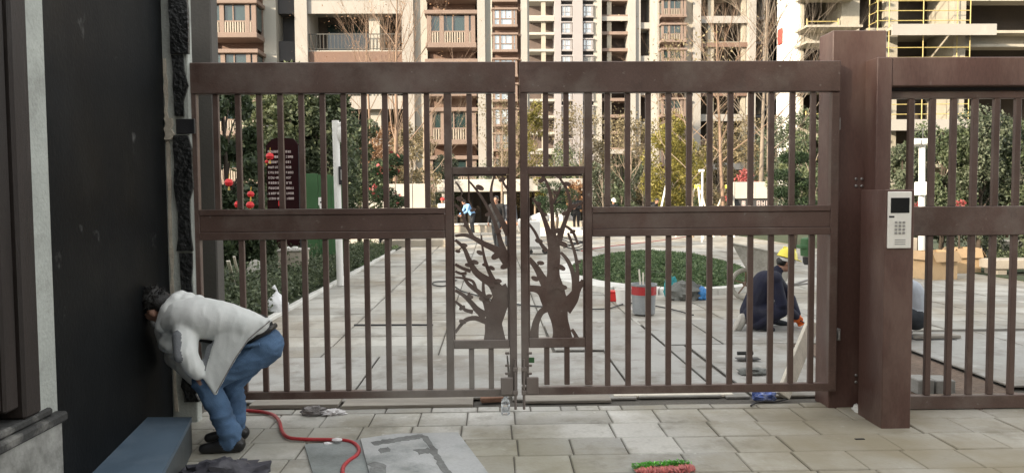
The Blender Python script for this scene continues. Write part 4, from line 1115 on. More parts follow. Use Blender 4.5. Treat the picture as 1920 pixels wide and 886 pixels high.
def glyph(mb, x, y, z, w, h, r):
    """an unreadable character: a few upright and level strokes, as the photo shows them"""
    t = w * .17
    for q in (0, 1):
        if r.random() < .85: mb.box(x + q * (w - t), x + q * (w - t) + t, y - .006, y, z, z + h)
    for q in (0, .45, .86):
        if r.random() < .75: mb.box(x + t, x + w - t, y - .006, y, z + q * h, z + q * h + h * .14)
    if r.random() < .5: mb.box(x + w * .42, x + w * .58, y - .0075, y - .0061, z, z + h)
lt = MB(); r = random.Random(3)
for i, u in enumerate((1391, 1402, 1419, 1428, 1437)): glyph(lt, sx(u), 29.998, sz(386), .13, .2, r)
obj('letters', lt, MT['sign_text'], bs)
pw_ = thing('planter_wall', 'beige planter wall with steps in front of the white sheeted heaps', 'wall', (W(1040, 430, 33).x, 33.5, 0))
obj('wall', MB().box(W(985, 430, 33).x, W(1105, 430, 33).x, 33.6, 34.2, -.03, W(1040, 415, 33.6).z, .02), MT['beige'], pw_)
for i in range(3): obj('step', MB().box(W(985, 430, 31).x, W(1105, 430, 31).x, 31.2 + i * .8, 33.59, -.03 + (.0 if i == 0 else .1 * i + .0), .07 + .1 * i, .01), MT['kerb'], pw_)
pw2 = thing('planter_wall', 'long beige planter wall behind the blue-coated worker', 'wall', (W(900, 430, 31).x, 31, 0))
obj('wall', MB().box(W(846, 430, 35).x, W(930, 430, 35).x, 35, 35.6, -.03, .32, .02), MT['beige'], pw2)
obj('coping', MB().box(W(845, 430, 35).x, W(931, 430, 35).x, 34.95, 35.65, .323, .39, .01), MT['kerb'], pw2)
pw3 = thing('planter_wall', 'long low beige planter wall across the far court on the right', 'wall', (W(1250, 420, 36).x, 36, 0))
obj('wall', MB().box(W(1112, 420, 36).x, W(1540, 420, 36).x, 36, 36.6, -.03, .40, .02), MT['beige'], pw3)
obj('coping', MB().box(W(1111, 420, 36).x, W(1541, 420, 36).x, 35.95, 36.65, .403, .47, .01), MT['kerb'], pw3)
pw4 = thing('planter_wall', 'low grey planter wall in front of the white garden wall on the left', 'wall', (W(760, 450, 24).x, 25, 0))
obj('wall', MB().box(W(715, 450, 25).x, W(838, 450, 25).x, 25, 25.5, -.03, .22, .02), MT['beige'], pw4)
# ---------------------------------------------------------------- things in the garden beyond the gate
# directory board
YD = 16.0
def dx_(u): return W(u, 330, YD).x
def dz_(v): return W(528, v, YD).z
db = thing('directory_board', 'maroon directory board with two columns of pale lettering among dark leaves', 'sign', (dx_(529), YD, .02))
xa, xb = dx_(500), dx_(560)
zt_, zm_ = dz_(258), dz_(271)
obj('board', MB().prism([(xa, .02), (xb, .02), (xb, zm_), (xb - .10, zt_ - .02), (xa + .24, zt_), (xa + .12, zt_ - .03), (xa, zm_ - .02)], YD, YD + .09), MT['sign'], db)
obj('frame', MB().box(xb + .002, xb + .04, YD - .01, YD + .10, .02, zm_ - .02, .005), MT['dark'], db)
r = random.Random(11)
for i in range(10):
    t = MB(); z = dz_(283.5 + i * 9.75)
    for j in range(5): glyph(t, dx_(503.5 + j * 4.0), YD - .001, z - .03, .030, .046, r)
    for j in range(3 + r.randint(0, 1)): glyph(t, dx_(536.5 + j * 3.6), YD - .001, z - .03, .028, .044, r)
    obj('text_row', t, MT['sign_text'], db)
obj('red_seal', MB().box(dx_(521), dx_(529), YD - .006, YD - .0005, dz_(386), dz_(376)), MT['red_cloth'], db)
# red lanterns hung in the leaves
def lantern(u, v, Y, r_, label):
    c = W(u, v, Y)
    t = thing('lantern', label, 'lantern', c, 'small red lanterns hung among the leaves')
    prof = [(r_ * .25, -r_ * .8), (r_ * .7, -r_ * .62), (r_, 0), (r_ * .7, r_ * .62), (r_ * .25, r_ * .8)]
    obj('shade', MB().lathe(prof, c, 12), MT['red_cloth'], t, smooth=30)
    obj('cord', MB().tube([c + Vector((0, 0, r_ * .8)), c + Vector((.01, 0, r_ * 2.0))], .006, 5), MT['gold'], t)
    obj('tassel', MB().tube([c - Vector((0, 0, r_ * .8)), c - Vector((0, 0, r_ * 1.7))], [r_ * .12, r_ * .25], 6), MT['gold'], t)
lantern(506, 293, 15.7, .085, 'small red lantern in front of the maroon directory board')
lantern(429, 342, 11.2, .065, 'small red lantern highest of those left of the directory board')
lantern(470, 364, 11.4, .055, 'small red lantern at middle height just left of the directory board')
lantern(447, 383, 11.0, .06, 'small red lantern just above the gate beam, nearer the dark pillar')
lantern(469, 384, 11.2, .06, 'small red lantern just above the gate beam, nearer the directory board')
lantern(500, 303, 15.8, .04, 'tiny red lantern hanging below the one on the directory board')
# camera poles
YC = 13.0
cp = thing('camera_pole', 'white camera pole with a dome and a dark box, near the green sheet', 'camera pole', Vector((W(636, 470, YC + 1).x, YC + 1, .02)))
YC = 14.0
b_, t_ = W(637, 472, YC), W(629, 226, YC)
pr_ = (W(637, 400, YC) - W(630.5, 400, YC)).length
obj('pole', MB().tube([(b_.x, YC, .02), (t_.x, YC, t_.z)], pr_, 14), MT['white_paint'], cp, smooth=40)
obj('arm', MB().tube([W(629, 232, YC), W(641, 231, YC)], .022, 8), MT['white_paint'], cp, smooth=40)
c = W(638, 250, YC)
obj('dome_camera', MB().ell(c, (.075, .075, .16), n=12).box(c.x - .05, c.x + .05, YC - .05, YC + .05, c.z + .12, c.z + .19, .01), MT['white_paint'], cp, smooth=40)
c0_, c1_ = W(636, 312, YC), W(646, 346, YC)
obj('junction_box', MB().box(c0_.x, c1_.x, YC - .08, YC + .1, c1_.z, c0_.z, .01), MT['black_plastic'], cp)
obj('vent_plate', MB().box(c0_.x + .04, c1_.x - .01, YC - .095, YC - .081, c1_.z + .08, c0_.z - .06, .005), MT['grey_key'], cp)
cp2 = thing('camera_pole', 'white camera pole with twin cameras before the hedge on the right', 'camera pole', Vector((W(1730, 400, 15).x, 15, .02)))
obj('pole', MB().tube([(W(1730, 400, 15).x, 15, .02), W(1729, 268, 15)], .06, 12), MT['white_paint'], cp2, smooth=40)
for u in (1715, 1731):
    c = W(u, 266, 14.95)
    obj('camera', MB().box(c.x - .07, c.x + .07, 14.82, 15.05, c.z - .06, c.z + .06, .02), MT['white_paint'], cp2)
obj('arm', MB().tube([W(1713, 273, 15), W(1734, 272, 15)], .022, 8), MT['white_paint'], cp2, smooth=40)
cz = W(1728, 352, 14.9); obj('cabinet', MB().box(cz.x - .06, cz.x + .08, 14.85, 15.06, W(1728, 366, 15).z, W(1728, 341, 15).z, .01), MT['white_paint'], cp2)
obj('aerial', MB().tube([W(1730, 266, 15), W(1731, 240, 15)], .006, 5), MT['steel'], cp2)
# green sheet hoarding
YH = 16.0
q = [W(u, v, YH) for u, v in ((571, 324), (645, 331))]
gs = thing('hoarding', 'green sheet hoarding with a white stencilled mark', 'hoarding', ((q[0].x + q[1].x) / 2, YH, .02))
xm = [q[0].x + (q[1].x - q[0].x) * i / 3 for i in range(4)]
for i in range(3): obj('sheet', MB().box(xm[i] + .003, xm[i + 1] - .003, YH, YH + .03, .02, q[0].z + (q[1].z - q[0].z) * (i + .5) / 3, .004), MT['green_sheet'], gs)
def hp(u, v): p = W(u, v, YH); return p.x, p.z
obj('white_mark', MB().prism([hp(597, 370), hp(602.5, 369.5), hp(603, 364), hp(605, 364), hp(605.5, 369.5), hp(607, 370), hp(607, 386), hp(604, 392), hp(600, 392), hp(599, 385), hp(597, 384)], YH - .006, YH - .001), MT['white_paint'], gs)
obj('mark_window', MB().prism([hp(600, 377.5), hp(606.8, 377.3), hp(606.8, 380.5), hp(600, 380.5)], YH - .009, YH - .0062), MT['dark'], gs)
# garden clutter on the left
bxp = G(552, 505, .02)
yb = 13.6
ub = thing('utility_box', 'pale grey utility box half sunk in the low shrubs', 'box', (W(545, 480, yb).x, yb, .02))
obj('case', MB().box(W(521, 480, yb).x, W(567, 480, yb).x, yb, yb + .5, .02, W(545, 472, yb).z, .015), MT['beige'], ub)
obj('lid', MB().box(W(519, 480, yb).x, W(568.5, 480, yb).x, yb - .02, yb + .52, W(545, 471.8, yb).z, W(545, 467.5, yb).z, .01), MT['white_wall'], ub)
c = W(538, 465, yb + .2); tag(obj('stones', MB().ell(c + Vector((.0, 0, -.005)), (.07, .06, .035), n=9, jit=.3).ell(c + Vector((.14, .02, -.005)), (.06, .05, .035), n=9, jit=.3), MT['kerb'], smooth=40, loc=c), 'two pale stones lying on the utility box lid', 'stones')
def bag(name, label, cat, c, rad, mat, seed, neck=None, flat=.25, jit=.22, js=3.0, loc=None):
    """a slumped bag: lumpy body flattened on the ground with a gathered neck"""
    mb = MB(); c = Vector(c)
    mb.ell((0, 0, 0), (1, 1, 1), n=26)
    vs = []
    for p in mb.v:
        p = Vector(p); k = 1 + jit * mnoise.noise(p * js + Vector((seed, seed * 2, 0))) + jit * .45 * mnoise.noise(p * js * 3.1 + Vector((0, seed, 3)))
        z = p.z * k
        if neck: 
            t = max(0, z)
            w = max(0, 1 - t) ** .75 * (1 - .25 * t) + .05
        else: w = 1
        w *= 1 + (.12 if z < -.3 else 0)
        vs.append((c.x + p.x * k * rad[0] * w, c.y + p.y * k * rad[1] * w, c.z + max(z, -1 + flat) * rad[2] + rad[2] * (1 - flat)))
    mb.v = vs
    if neck:
        tp = c + Vector((0, 0, rad[2] * (2 - flat)))
        mb.tube([tp - Vector((0, 0, rad[2] * .35)), tp, tp + Vector((neck[0], 0, neck[1]))], [rad[0] * .16, rad[0] * .07, rad[0] * .22], 9)
    return tag(obj(name, mb, mat, loc=c, smooth=50), label, cat)
gb = G(516, 590, 0)
bag('bag', 'white plastic bag with a knotted top on the path edge behind the left leaf', 'bag', (gb.x, gb.y + .1, 0), (.155, .14, .19), MT['white_bag'], 2, neck=(-.05, .05))
c = Vector((W(478, 480, 12).x, 12.0, .02))
bag('sack', 'large grey woven sack standing among the shrubs by the dark pillar', 'sack', c, (.17, .15, .36), MT['sack'], 5, jit=.12)
for i, (a, b_, c_, d_, lab) in enumerate([(428, 492, 446, 565, 'thicker pale wooden lath leaning among the shrubs by the left pillar'), (439, 484, 452, 545, 'thinner pale wooden lath leaning among the shrubs by the left pillar')]):
    lo, hi = G(c_, d_, .02), W(a, b_, 9.9)
    d = (hi - lo); rot = d.to_track_quat('Z', 'Y').to_matrix()
    tag(obj('lath', MB().obox((lo + hi) / 2 + Vector((0, 0, .02)), (.045 if i == 0 else .03, .02, d.length), rot, .003), MT['timber'], loc=lo), lab, 'lath')
p = G(738, 609, .012)
tag(obj('steel_rod', MB().tube([G(664, 609, .03), G(812, 608.5, .03)], .013, 8), MT['dark'], loc=p, smooth=40), 'long dark steel rod lying across the path behind the left leaf', 'rod')
# cable on the path
def cable(name, label, pts, r_, mat, z=.0, cat='cable'):
    P = [G(u, v, z + r_) for u, v in pts]; Q = []
    for i in range(len(P) - 1):
        a, b, c, d = P[max(i - 1, 0)], P[i], P[i + 1], P[min(i + 2, len(P) - 1)]
        for s in range(6):
            t = s / 6
            Q.append(.5 * (2 * b + (c - a) * t + (2 * a - 5 * b + 4 * c - d) * t * t + (3 * b - a - 3 * c + d) * t ** 3))
    Q.append(P[-1])
    return tag(obj(name, MB().tube(Q, r_, 8), mat, loc=P[0], smooth=60), label, cat)
cable('cable', 'thin dark cable looped on the path beside the left tree cut-out', [(856, 525), (836, 527), (815, 528), (812, 533), (828, 536), (848, 534), (866, 545), (905, 556), (940, 566), (1010, 574), (1065, 575)], .012, MT['dark'], .01)
cable('cable', 'long red cable running over the far court behind the right leaf', [(1090, 470), (1130, 463), (1190, 456), (1250, 449), (1300, 441)], .012, MT['hose'], .01)
cable('cable', 'thin dark cable lying in front of the mound', [(1100, 579), (1140, 578), (1180, 568), (1240, 575), (1300, 590)], .010, MT['dark'], .012)
cable('cable', 'thin dark cable crossing the bright court on the right side', [(1714, 488), (1760, 497), (1820, 506), (1890, 513), (1990, 522)], .012, MT['dark'], .01)
# striped drum with tools, paint bucket, red box, tarp heap, blue bag
dc = G(1207, 588, .014)
dr = thing('drum', 'grey drum with a red band and sticks in it behind the right leaf', 'drum', dc)
h0 = .41
obj('shell', MB().lathe([(.125, 0), (.15, .012), (.158, .25), (.166, .252), (.166, .265)], dc, 24), MT['grey_bucket'], dr, smooth=30)
obj('red_band', MB().lathe([(.160, .2655), (.166, .2656), (.170, .36), (.17, h0 - .03), (.164, h0 - .028)], dc, 24), MT['red_band'], dr, smooth=30)
obj('rim', MB().lathe([(.165, h0 - .0275), (.178, h0 - .027), (.18, h0), (.16, h0), (.156, h0 - .15)], dc, 24), MT['grey_bucket'], dr, smooth=30)
obj('drum_handle', MB().tube([dc + Vector((-.17, -.01, .36)), dc + Vector((-.205, -.03, .24)), dc + Vector((-.19, -.05, .12)), dc + Vector((-.17, -.06, .07))], .01, 6), MT['rag_white'], dr, smooth=50)
for i, (a, b_, h) in enumerate([(-.06, .02, .60), (.0, .05, .55), (.05, .0, .50)]):
    tag(obj('stick', MB().tube([dc + Vector((a * .4, b_, .15)), dc + Vector((a, b_, h))], .012, 6), MT['timber'], loc=dc + Vector((a, b_, .15))), ['tallest wooden stick standing in the striped drum', 'middle wooden stick standing in the striped drum', 'shortest wooden stick standing in the striped drum'][i], 'stick')
bc = G(1168, 571, .0)
bk = thing('bucket', 'white bucket beside the striped drum', 'bucket', bc)
obj('shell', MB().lathe([(.08, 0), (.095, .01), (.112, .215), (.118, .216), (.118, .235), (.106, .235), (.10, .12)], bc, 20), MT['white_paint'], bk, smooth=30)
obj('bail', MB().tube([bc + Vector((.115, -.02, .19)), bc + Vector((.125, -.06, .11)), bc + Vector((.10, -.10, .06))], .006, 6), MT['steel'], bk, smooth=50)
rc = G(1149, 565, 0)
rb = thing('crate', 'small red plastic crate left of the white bucket', 'crate', rc)
obj('body', MB().box(rc.x - .06, rc.x + .075, rc.y, rc.y + .2, .0, .13, .01), MT['red_plastic'], rb)
obj('rim', MB().box(rc.x - .067, rc.x + .082, rc.y - .007, rc.y + .207, .1305, .155, .005), MT['red_plastic'], rb)
tc = G(1290, 563, 0)
bag('tarp_heap', 'dark grey tarpaulin heap in front of the mound', 'tarpaulin', (tc.x, tc.y + .15, 0), (.27, .2, .17), MT['grey_tarp'], 9, jit=.35, flat=.4)
bag('cloth', 'teal cloth poking out behind the grey tarpaulin heap', 'cloth', (tc.x - .17, tc.y + .38, .0), (.11, .1, .19), MT['teal'], 4, jit=.3)
bc2 = G(1319, 563, 0)
bag('bag', 'bright blue plastic bag beside the grey tarpaulin heap', 'bag', (bc2.x - .01, bc2.y + .12, 0), (.10, .11, .115), MT['blue_plastic'], 6, jit=.3)
# white sheeted heaps, trolley
for i, (u, w_, vt) in enumerate(((1012, .5, 399), (1050, .62, 391), (985, .35, 405))):
    c = Vector((W(u, 410, 34.3).x, 34.5, .0))
    bag('sheeted_heap', ['lower heap under white sheeting behind the planter wall', 'taller heap under white sheeting behind the planter wall', 'small heap under white sheeting behind the gate gap'][i], 'heap', c, (w_, .5, W(u, vt, 34.5).z / 1.85), MT['white_cloth'], i + 3, neck=None if i != 1 else None, jit=.3, flat=.15)
YT = 21.0
t0 = G(1008, 477, 0); YT = t0.y
tr = thing('trolley', 'white trolley cart on small black wheels seen through the right tree cut-out', 'cart', t0)
obj('cabinet', MB().box(t0.x - .26, t0.x + .08, YT, YT + .5, .2, .92, .02), MT['white_paint'], tr)
obj('tray', MB().box(t0.x - .28, t0.x + .27, YT - .02, YT + .52, .15, .197, .008), MT['grey_key'], tr)
for a in (-.2, .22):
    for b_ in (.06, .42):
        w_ = obj('wheel', MB().lathe([(.03, -.025), (.07, -.025), (.075, 0), (.07, .025), (.03, .025)], (t0.x + a, YT + b_, .075), 14, rot=Matrix.Rotation(R(90), 3, 'X')), MT['rubber'], tr, smooth=40)
        obj('fork', MB().box(t0.x + a - .03, t0.x + a + .03, YT + b_ - .035, YT + b_ + .035, .112, .149), MT['steel'], w_)
# coil of black hose near the person in black
hc = G(1076, 470, .0)
co = MB()
for j in range(4): co.tube([hc + Vector((math.cos(q) * (.3 + .04 * j), math.sin(q) * (.2 + .03 * j) + .1, .05 + .05 * j + .06 * math.sin(q * 2 + j) + (.12 if math.sin(q) > 0 else 0))) for q in [2 * math.pi * k / 22 for k in range(23)]], .014, 6)
tag(obj('hose_coil', co, MT['black_plastic'], loc=hc, smooth=60), 'tangled coil of black hose on the far paving', 'hose')
# wheelbarrow behind the crouching worker
YW = 11.6
def wp(u, v, dy=0.0): return W(u, v, YW + dy)
wb = thing('wheelbarrow', 'cement-crusted wheelbarrow behind the crouching worker, its wheel on the left', 'wheelbarrow', (wp(1440, 500).x, YW, 0))
tub = MB()
rim = [wp(1372, 456, -.30), wp(1487, 480, -.30), wp(1487, 480, .30), wp(1372, 456, .30)]
low = [wp(1408, 520, -.2), wp(1475, 528, -.2), wp(1475, 528, .2), wp(1408, 520, .2)]
ir = [p + (sum(rim, Vector()) / 4 - p) * .05 + Vector((0, 0, .001)) for p in rim]; il = [p + (sum(low, Vector()) / 4 - p) * .08 + Vector((0, 0, .02)) for p in low]
vs = rim + low + ir + il
fs = [(i, (i + 1) % 4, 4 + (i + 1) % 4, 4 + i) for i in range(4)] + [(7, 6, 5, 4)] + [(8 + (i + 1) % 4, 8 + i, 12 + i, 12 + (i + 1) % 4) for i in range(4)] + [(12, 13, 14, 15)] + [((i + 1) % 4, i, 8 + i, 8 + (i + 1) % 4) for i in range(4)]
tub.add(vs, fs)
tb = obj('tub', tub, MT['barrow'], wb)
obj('tub_rim', MB().tube([*rim, rim[0]], .014, 8), MT['barrow'], tb, smooth=40)
wc = Vector((wp(1398, 520).x, YW, .25))
ty = MB(); n1, n2 = 28, 8
vs, fs = [], []
for i in range(n1):
    q = 2 * math.pi * i / n1
    for j in range(n2):
        a = 2 * math.pi * j / n2
        rr_ = .215 + .035 * math.cos(a)
        vs.append((wc.x + rr_ * math.cos(q), wc.y + .035 * math.sin(a), wc.z + rr_ * math.sin(q)))
for i in range(n1):
    for j in range(n2): fs.append((i * n2 + j, i * n2 + (j + 1) % n2, ((i + 1) % n1) * n2 + (j + 1) % n2, ((i + 1) % n1) * n2 + j))
ty.add(vs, fs)
sp = MB().tube([wc + Vector((0, -.05, 0)), wc + Vector((0, .05, 0))], .035, 10)
for k in range(5):
    q = 2 * math.pi * k / 5 + .3; sp.tube([wc, wc + Vector((math.cos(q) * .19, 0, math.sin(q) * .19))], .012, 6)
wo_ = obj('wheel', sp, MT['rust'], wb, smooth=40)
obj('tyre', ty, MT['barrow'], wo_, smooth=60)
for s in (-.22, .22):
    obj('handle', MB().tube([wc + Vector((0, s * .25, 0)), wp(1425, 528, s), wp(1480, 535, s), wp(1522, 522 if s < 0 else 530, s)], .018, 8), MT['steel'], wb, smooth=50)
    obj('leg', MB().tube([wp(1468, 530, s), (wp(1476, 530).x, YW + s, .0)], .016, 8), MT['steel'], wb, smooth=50)
# green pump or tool hung behind the wheelbarrow
c = W(1512, 462, 12.6)
gm = thing('mixer_motor', 'green machine motor on a stand at the right edge of the leaf', 'machine', (c.x, 12.6, 0))
obj('motor', MB().lathe([(.05, -.16), (.09, -.15), (.10, 0), (.09, .13), (.05, .15)], c, 14), MT['green_sheet'], gm, smooth=40)
obj('clamp', MB().box(c.x - .13, c.x + .05, 12.5, 12.7, c.z - .03, c.z + .03, .01), MT['green_sheet'], gm)
obj('chuck', MB().lathe([(.03, -.30), (.055, -.26), (.06, -.17)], c, 12), MT['dark'], gm, smooth=40)
obj('stand', MB().tube([(c.x + .12, 12.6, .0), (c.x + .12, 12.6, c.z), c], .025, 8), MT['steel'], gm, smooth=40)
# leaning timber by the post, blue bag and thin hose under the gate
lo, hi = W(1467, 760, 5.91), W(1524, 604, 6.22)
lo.z = .03
d = hi - lo; za = d.normalized(); ya = (Vector((0, 1, 0)) - za * za.y).normalized(); rot = Matrix((ya.cross(za), ya, za)).transposed()
tag(obj('timber', MB().obox((lo + hi) / 2, (.105, .05, d.length), rot, .004), MT['timber'], loc=lo), 'pale wooden batten leaning against the right end of the gate', 'batten')
bb = G(1436, 752, 0)
bag('bag', 'crumpled blue and white plastic bag at the foot of the leaning batten', 'bag', (bb.x, bb.y + .05, 0), (.085, .06, .045), MT['blue_bag'], 8, jit=.4)
cable('hose', 'thin black hose end curling under the right gate leaf', [(1408, 760), (1415, 755), (1432, 752), (1455, 752), (1480, 746)], .007, MT['black_plastic'], .004, 'hose')
# trowel and offcut behind the right leaf
tp = G(1400, 672, .032)
tw = thing('trowel', 'plasterer trowel lying on the grey board behind the right leaf', 'trowel', tp)
obj('blade', MB().box(tp.x - .10, tp.x + .12, tp.y - .05, tp.y + .05, .032, .038).box(tp.x - .01, tp.x + .01, tp.y - .01, tp.y + .01, .0381, .08), MT['dark'], tw)
obj('grip', MB().tube([tp + Vector((-.09, 0, .055)), tp + Vector((.06, 0, .055))], .018, 8), MT['rubber'], tw, smooth=40)
p = G(1410, 696, .03)
tag(obj('mortar_pat', MB().ell((p.x, p.y, .03), (.14, .09, .035), n=16, jit=.5), MT['grey_tarp'], smooth=60, loc=p), 'flat pat of dark mortar on the board behind the right leaf', 'mortar')
# planks lying under the gate
PL = [(466, 632, 746, 765, 'grey plank lying under the hinge end of the left leaf'), (640, 886, 746, 766, 'longer grey plank lying under the middle of the left leaf'), (985, 1148, 737, 755, 'grey plank lying under the left half of the right leaf'), (1152, 1380, 736, 745, 'thin pale plank lying under the right half of the right leaf')]
for a, b_, c_, d_, lab in PL:
    p0, p1 = G(a, d_, .0), G(b_, d_, .0); q0 = G(a, c_, .0)
    tag(obj('plank', MB().box(p0.x, p1.x, p0.y, q0.y, -.008, .024 if c_ > 737 else .016, .004), MT['plank'] if c_ > 736.5 else MT['timber'], loc=((p0.x + p1.x) / 2, p0.y, -.008)), lab, 'plank')
p = G(924, 752, 0)
tag(obj('offcut', MB().obox((p.x, p.y, .02), (.19, .07, .04), Matrix.Rotation(.15, 3, 'Z'), .006), M('reddish_offcut', (.27, .15, .10), .85, .25, 8), loc=p), 'small reddish wood offcut under the meeting edge of the gate', 'offcut')
# plastic bottle
p = G(948, 776, 0)
bo = thing('bottle', 'clear plastic bottle standing under the gate meeting edge', 'bottle', p)
obj('body', MB().lathe([(.026, 0), (.032, .006), (.032, .06), (.029, .065), (.032, .07), (.032, .10), (.014, .125), (.013, .14)], p, 16), MT['clear'], bo, smooth=40)
obj('cap', MB().lathe([(.0145, .1405), (.0145, .153), (.01, .155)], p, 12), MT['white_paint'], bo, smooth=40)
# red hose
cable('hose', 'red hose snaking over the paving from the bending man', [(452, 768), (490, 771), (512, 777), (524, 790), (528, 806), (538, 818), (560, 822), (600, 823), (640, 824), (662, 829), (673, 841), (668, 853), (655, 862), (644, 874), (643, 890), (652, 915)], .0125, MT['hose'], .004, 'hose')
p = G(632, 827, .02)
tag(obj('hose_tie', MB().ell((p.x, p.y, .032), (.035, .022, .012), n=10, jit=.4).ell((p.x - .06, p.y - .01, .012), (.03, .018, .01), n=8, jit=.4), MT['rag_white'], loc=p, smooth=40), 'scrap of white tape round the red hose', 'tape')
# grey boards with mortar smears at the lower edge
def quad(pts, z0, z1): return MB().slab([tuple(G(u, v, z1))[:2] for u, v in pts], z0, z1)
tag(obj('board', quad([(571, 832), (690, 822), (716, 905), (592, 905)], .004, .012), MT['wet_dark'], loc=G(640, 860)), 'damp dark grey board lying on the paving under the red hose', 'board')
sbd = tag(obj('board', quad([(676, 821), (742, 812), (858, 809), (938, 915), (700, 915)], .0125, .027), MT['wet_board'], loc=G(790, 850)), 'pale stained board with a dark mortar smear on the paving', 'board')
def smear(pts, e): return quad(pts, .0272, .0285 + e)
def ragged(pts, e, seed, amp=4.0):
    """smear outline with uneven edges"""
    r = random.Random(seed); out = []
    for i in range(len(pts)):
        p, q = pts[i], pts[(i + 1) % len(pts)]
        n = max(2, int(math.hypot(p[0] - q[0], p[1] - q[1]) / 5))
        for k in range(n):
            t = k / n; out.append((p[0] + (q[0] - p[0]) * t + r.uniform(-amp, amp), p[1] + (q[1] - p[1]) * t + r.uniform(-amp, amp) * .35))
    obj('smear', smear(out, e), MT['smear'], sbd)
ragged([(697, 827), (740, 820), (790, 813), (796, 819), (750, 826), (702, 834)], .0002, 1, 3)
ragged([(788, 814), (800, 816), (824, 850), (850, 892), (836, 894), (808, 848)], .0006, 2, 3.5)
ragged([(690, 868), (706, 863), (722, 872), (724, 892), (700, 894)], .0003, 3, 4)
ragged([(776, 843), (800, 838), (812, 846), (784, 850)], .0009, 4, 4)
ragged([(712, 838), (730, 836), (728, 846), (714, 848)], .0004, 5, 4)
# rag, dark cloth bag, brush
p = G(606, 777, 0)
bag('rag', 'grey rag dropped by the plank under the left leaf', 'rag', (G(588, 776).x, G(588, 776).y, .0), (.085, .05, .035), MT['rag'], 3, jit=.5)
bag('rag', 'white rag dropped beside the grey one under the left leaf', 'rag', (G(624, 776).x, G(624, 776).y, .0), (.085, .045, .022), MT['rag_white'], 5, jit=.5)
p = G(436, 905, 0)
bag('bin_bag', 'crumpled black bag on the paving at the bending man\'s feet', 'bag', (p.x - .02, p.y, 0), (.215, .13, .075), MT['blackbag'], 7, jit=.6, js=2.6, flat=.3)
bag('bin_bag', 'small fold of black plastic beside the granite step', 'bag', (G(372, 900).x, G(372, 900).y, 0), (.10, .10, .05), MT['blackbag'], 12, jit=.5, js=2.6, flat=.3)
p = G(1246, 884, 0)
br_ = thing('broom_head', 'green and pink broom head lying on the front paving', 'broom', p)
rotb = Matrix.Rotation(R(9), 3, 'Z')
rb_ = random.Random(2); g_, k_ = MB(), MB()
for i in range(420):
    a = rotb @ Vector((rb_.uniform(-.18, .17), rb_.uniform(-.005, .05), 0)) + p + Vector((0, 0, rb_.uniform(.02, .05)))
    e = a + Vector((rb_.gauss(0, .006), .042 + rb_.gauss(0, .007), rb_.gauss(-.010, .003))); e.z = max(e.z, .004)
    g_.tube([a, e], .003, 3, cap=False)
for i in range(300):
    a = rotb @ Vector((rb_.uniform(-.16, .17), rb_.uniform(-.04, .0), 0)) + p + Vector((0, 0, rb_.uniform(.01, .045)))
    e = a + Vector((rb_.gauss(0, .005), -.020 + rb_.gauss(0, .005), -.01)); e.z = max(e.z, .004)
    k_.tube([a, e], .003, 3, cap=False)
obj('green_bristles', g_, MT['brush_green'], br_, kind='stuff'); obj('pink_bristles', k_, MT['brush_pink'], br_, kind='stuff')
obj('head_block', MB().obox(p + Vector((0, .005, .02)), (.36, .045, .018), rotb, .008), MT['brush_pink'], br_)
p = G(1612, 822, .004)
tag(obj('slot_drain', MB().box(p.x - .03, p.x + .03, p.y - .01, p.y + .01, .0, .006), MT['black_plastic'], loc=p), 'short dark slot in the paving near the intercom post', 'slot')
p = G(1618, 772, 0)
tag(obj('mortar_scraps', MB().ell((p.x, p.y, .01), (.06, .10, .02), n=14, jit=.7).ell((p.x - .02, p.y + .05, .02), (.03, .03, .025), n=10, jit=.6).ell((p.x + .05, p.y - .12, .004), (.05, .16, .012), n=14, jit=.6), MT['kerb'], loc=p, smooth=40), 'white mortar scraps at the foot of the gate post', 'mortar')
# cartons and blocks behind the fence
def carton(u0, u1, v0, v1, dep, label, rz=0.0):
    b_ = G((u0 + u1) / 2, v1, 0); Y = b_.y
    t = thing('carton', label, 'box', b_, 'open brown cartons behind the right fence')
    w_ = W(u1, v1, Y).x - W(u0, v1, Y).x; h = W(u0, v0, Y).z
    rot = Matrix.Rotation(rz, 3, 'Z')
    def bb_(x0, x1, y0, y1, z0, z1, mb): return mb.box(x0, x1, y0, y1, z0, z1, 0, 0, Matrix.Translation(b_) @ rot.to_4x4())
    m = MB(); e = .008
    bb_(-w_ / 2, w_ / 2, 0, e, 0, h, m); bb_(-w_ / 2, w_ / 2, dep - e, dep, 0, h, m); bb_(-w_ / 2, -w_ / 2 + e, e, dep - e, 0, h, m); bb_(w_ / 2 - e, w_ / 2, e, dep - e, 0, h, m); bb_(-w_ / 2 + e, w_ / 2 - e, e, dep - e, 0, e, m)
    obj('body', m, MT['carton'], t)
    f1 = MB().obox(b_ + rot @ Vector((0, -.05, h - .09)), (w_, .006, .2), rot @ Matrix.Rotation(R(-28), 3, 'X')); obj('flap', f1, MT['carton_in'], t)
    f2 = MB().obox(b_ + rot @ Vector((-w_ / 2 - .07, dep / 2, h - .07)), (.006, dep, .2), rot @ Matrix.Rotation(R(42), 3, 'Y')); obj('flap', f2, MT['carton_in'], t)
    f3 = MB().obox(b_ + rot @ Vector((w_ / 2 + .05, dep / 2, h - .08)), (.006, dep, .2), rot @ Matrix.Rotation(R(-32), 3, 'Y')); obj('flap', f3, MT['carton_in'], t)
carton(1742, 1800, 472, 524, .5, 'open brown carton on the left of the pair behind the fence', .25)
carton(1795, 1838, 466, 512, .5, 'open brown carton on the right of the pair behind the fence', -.1)
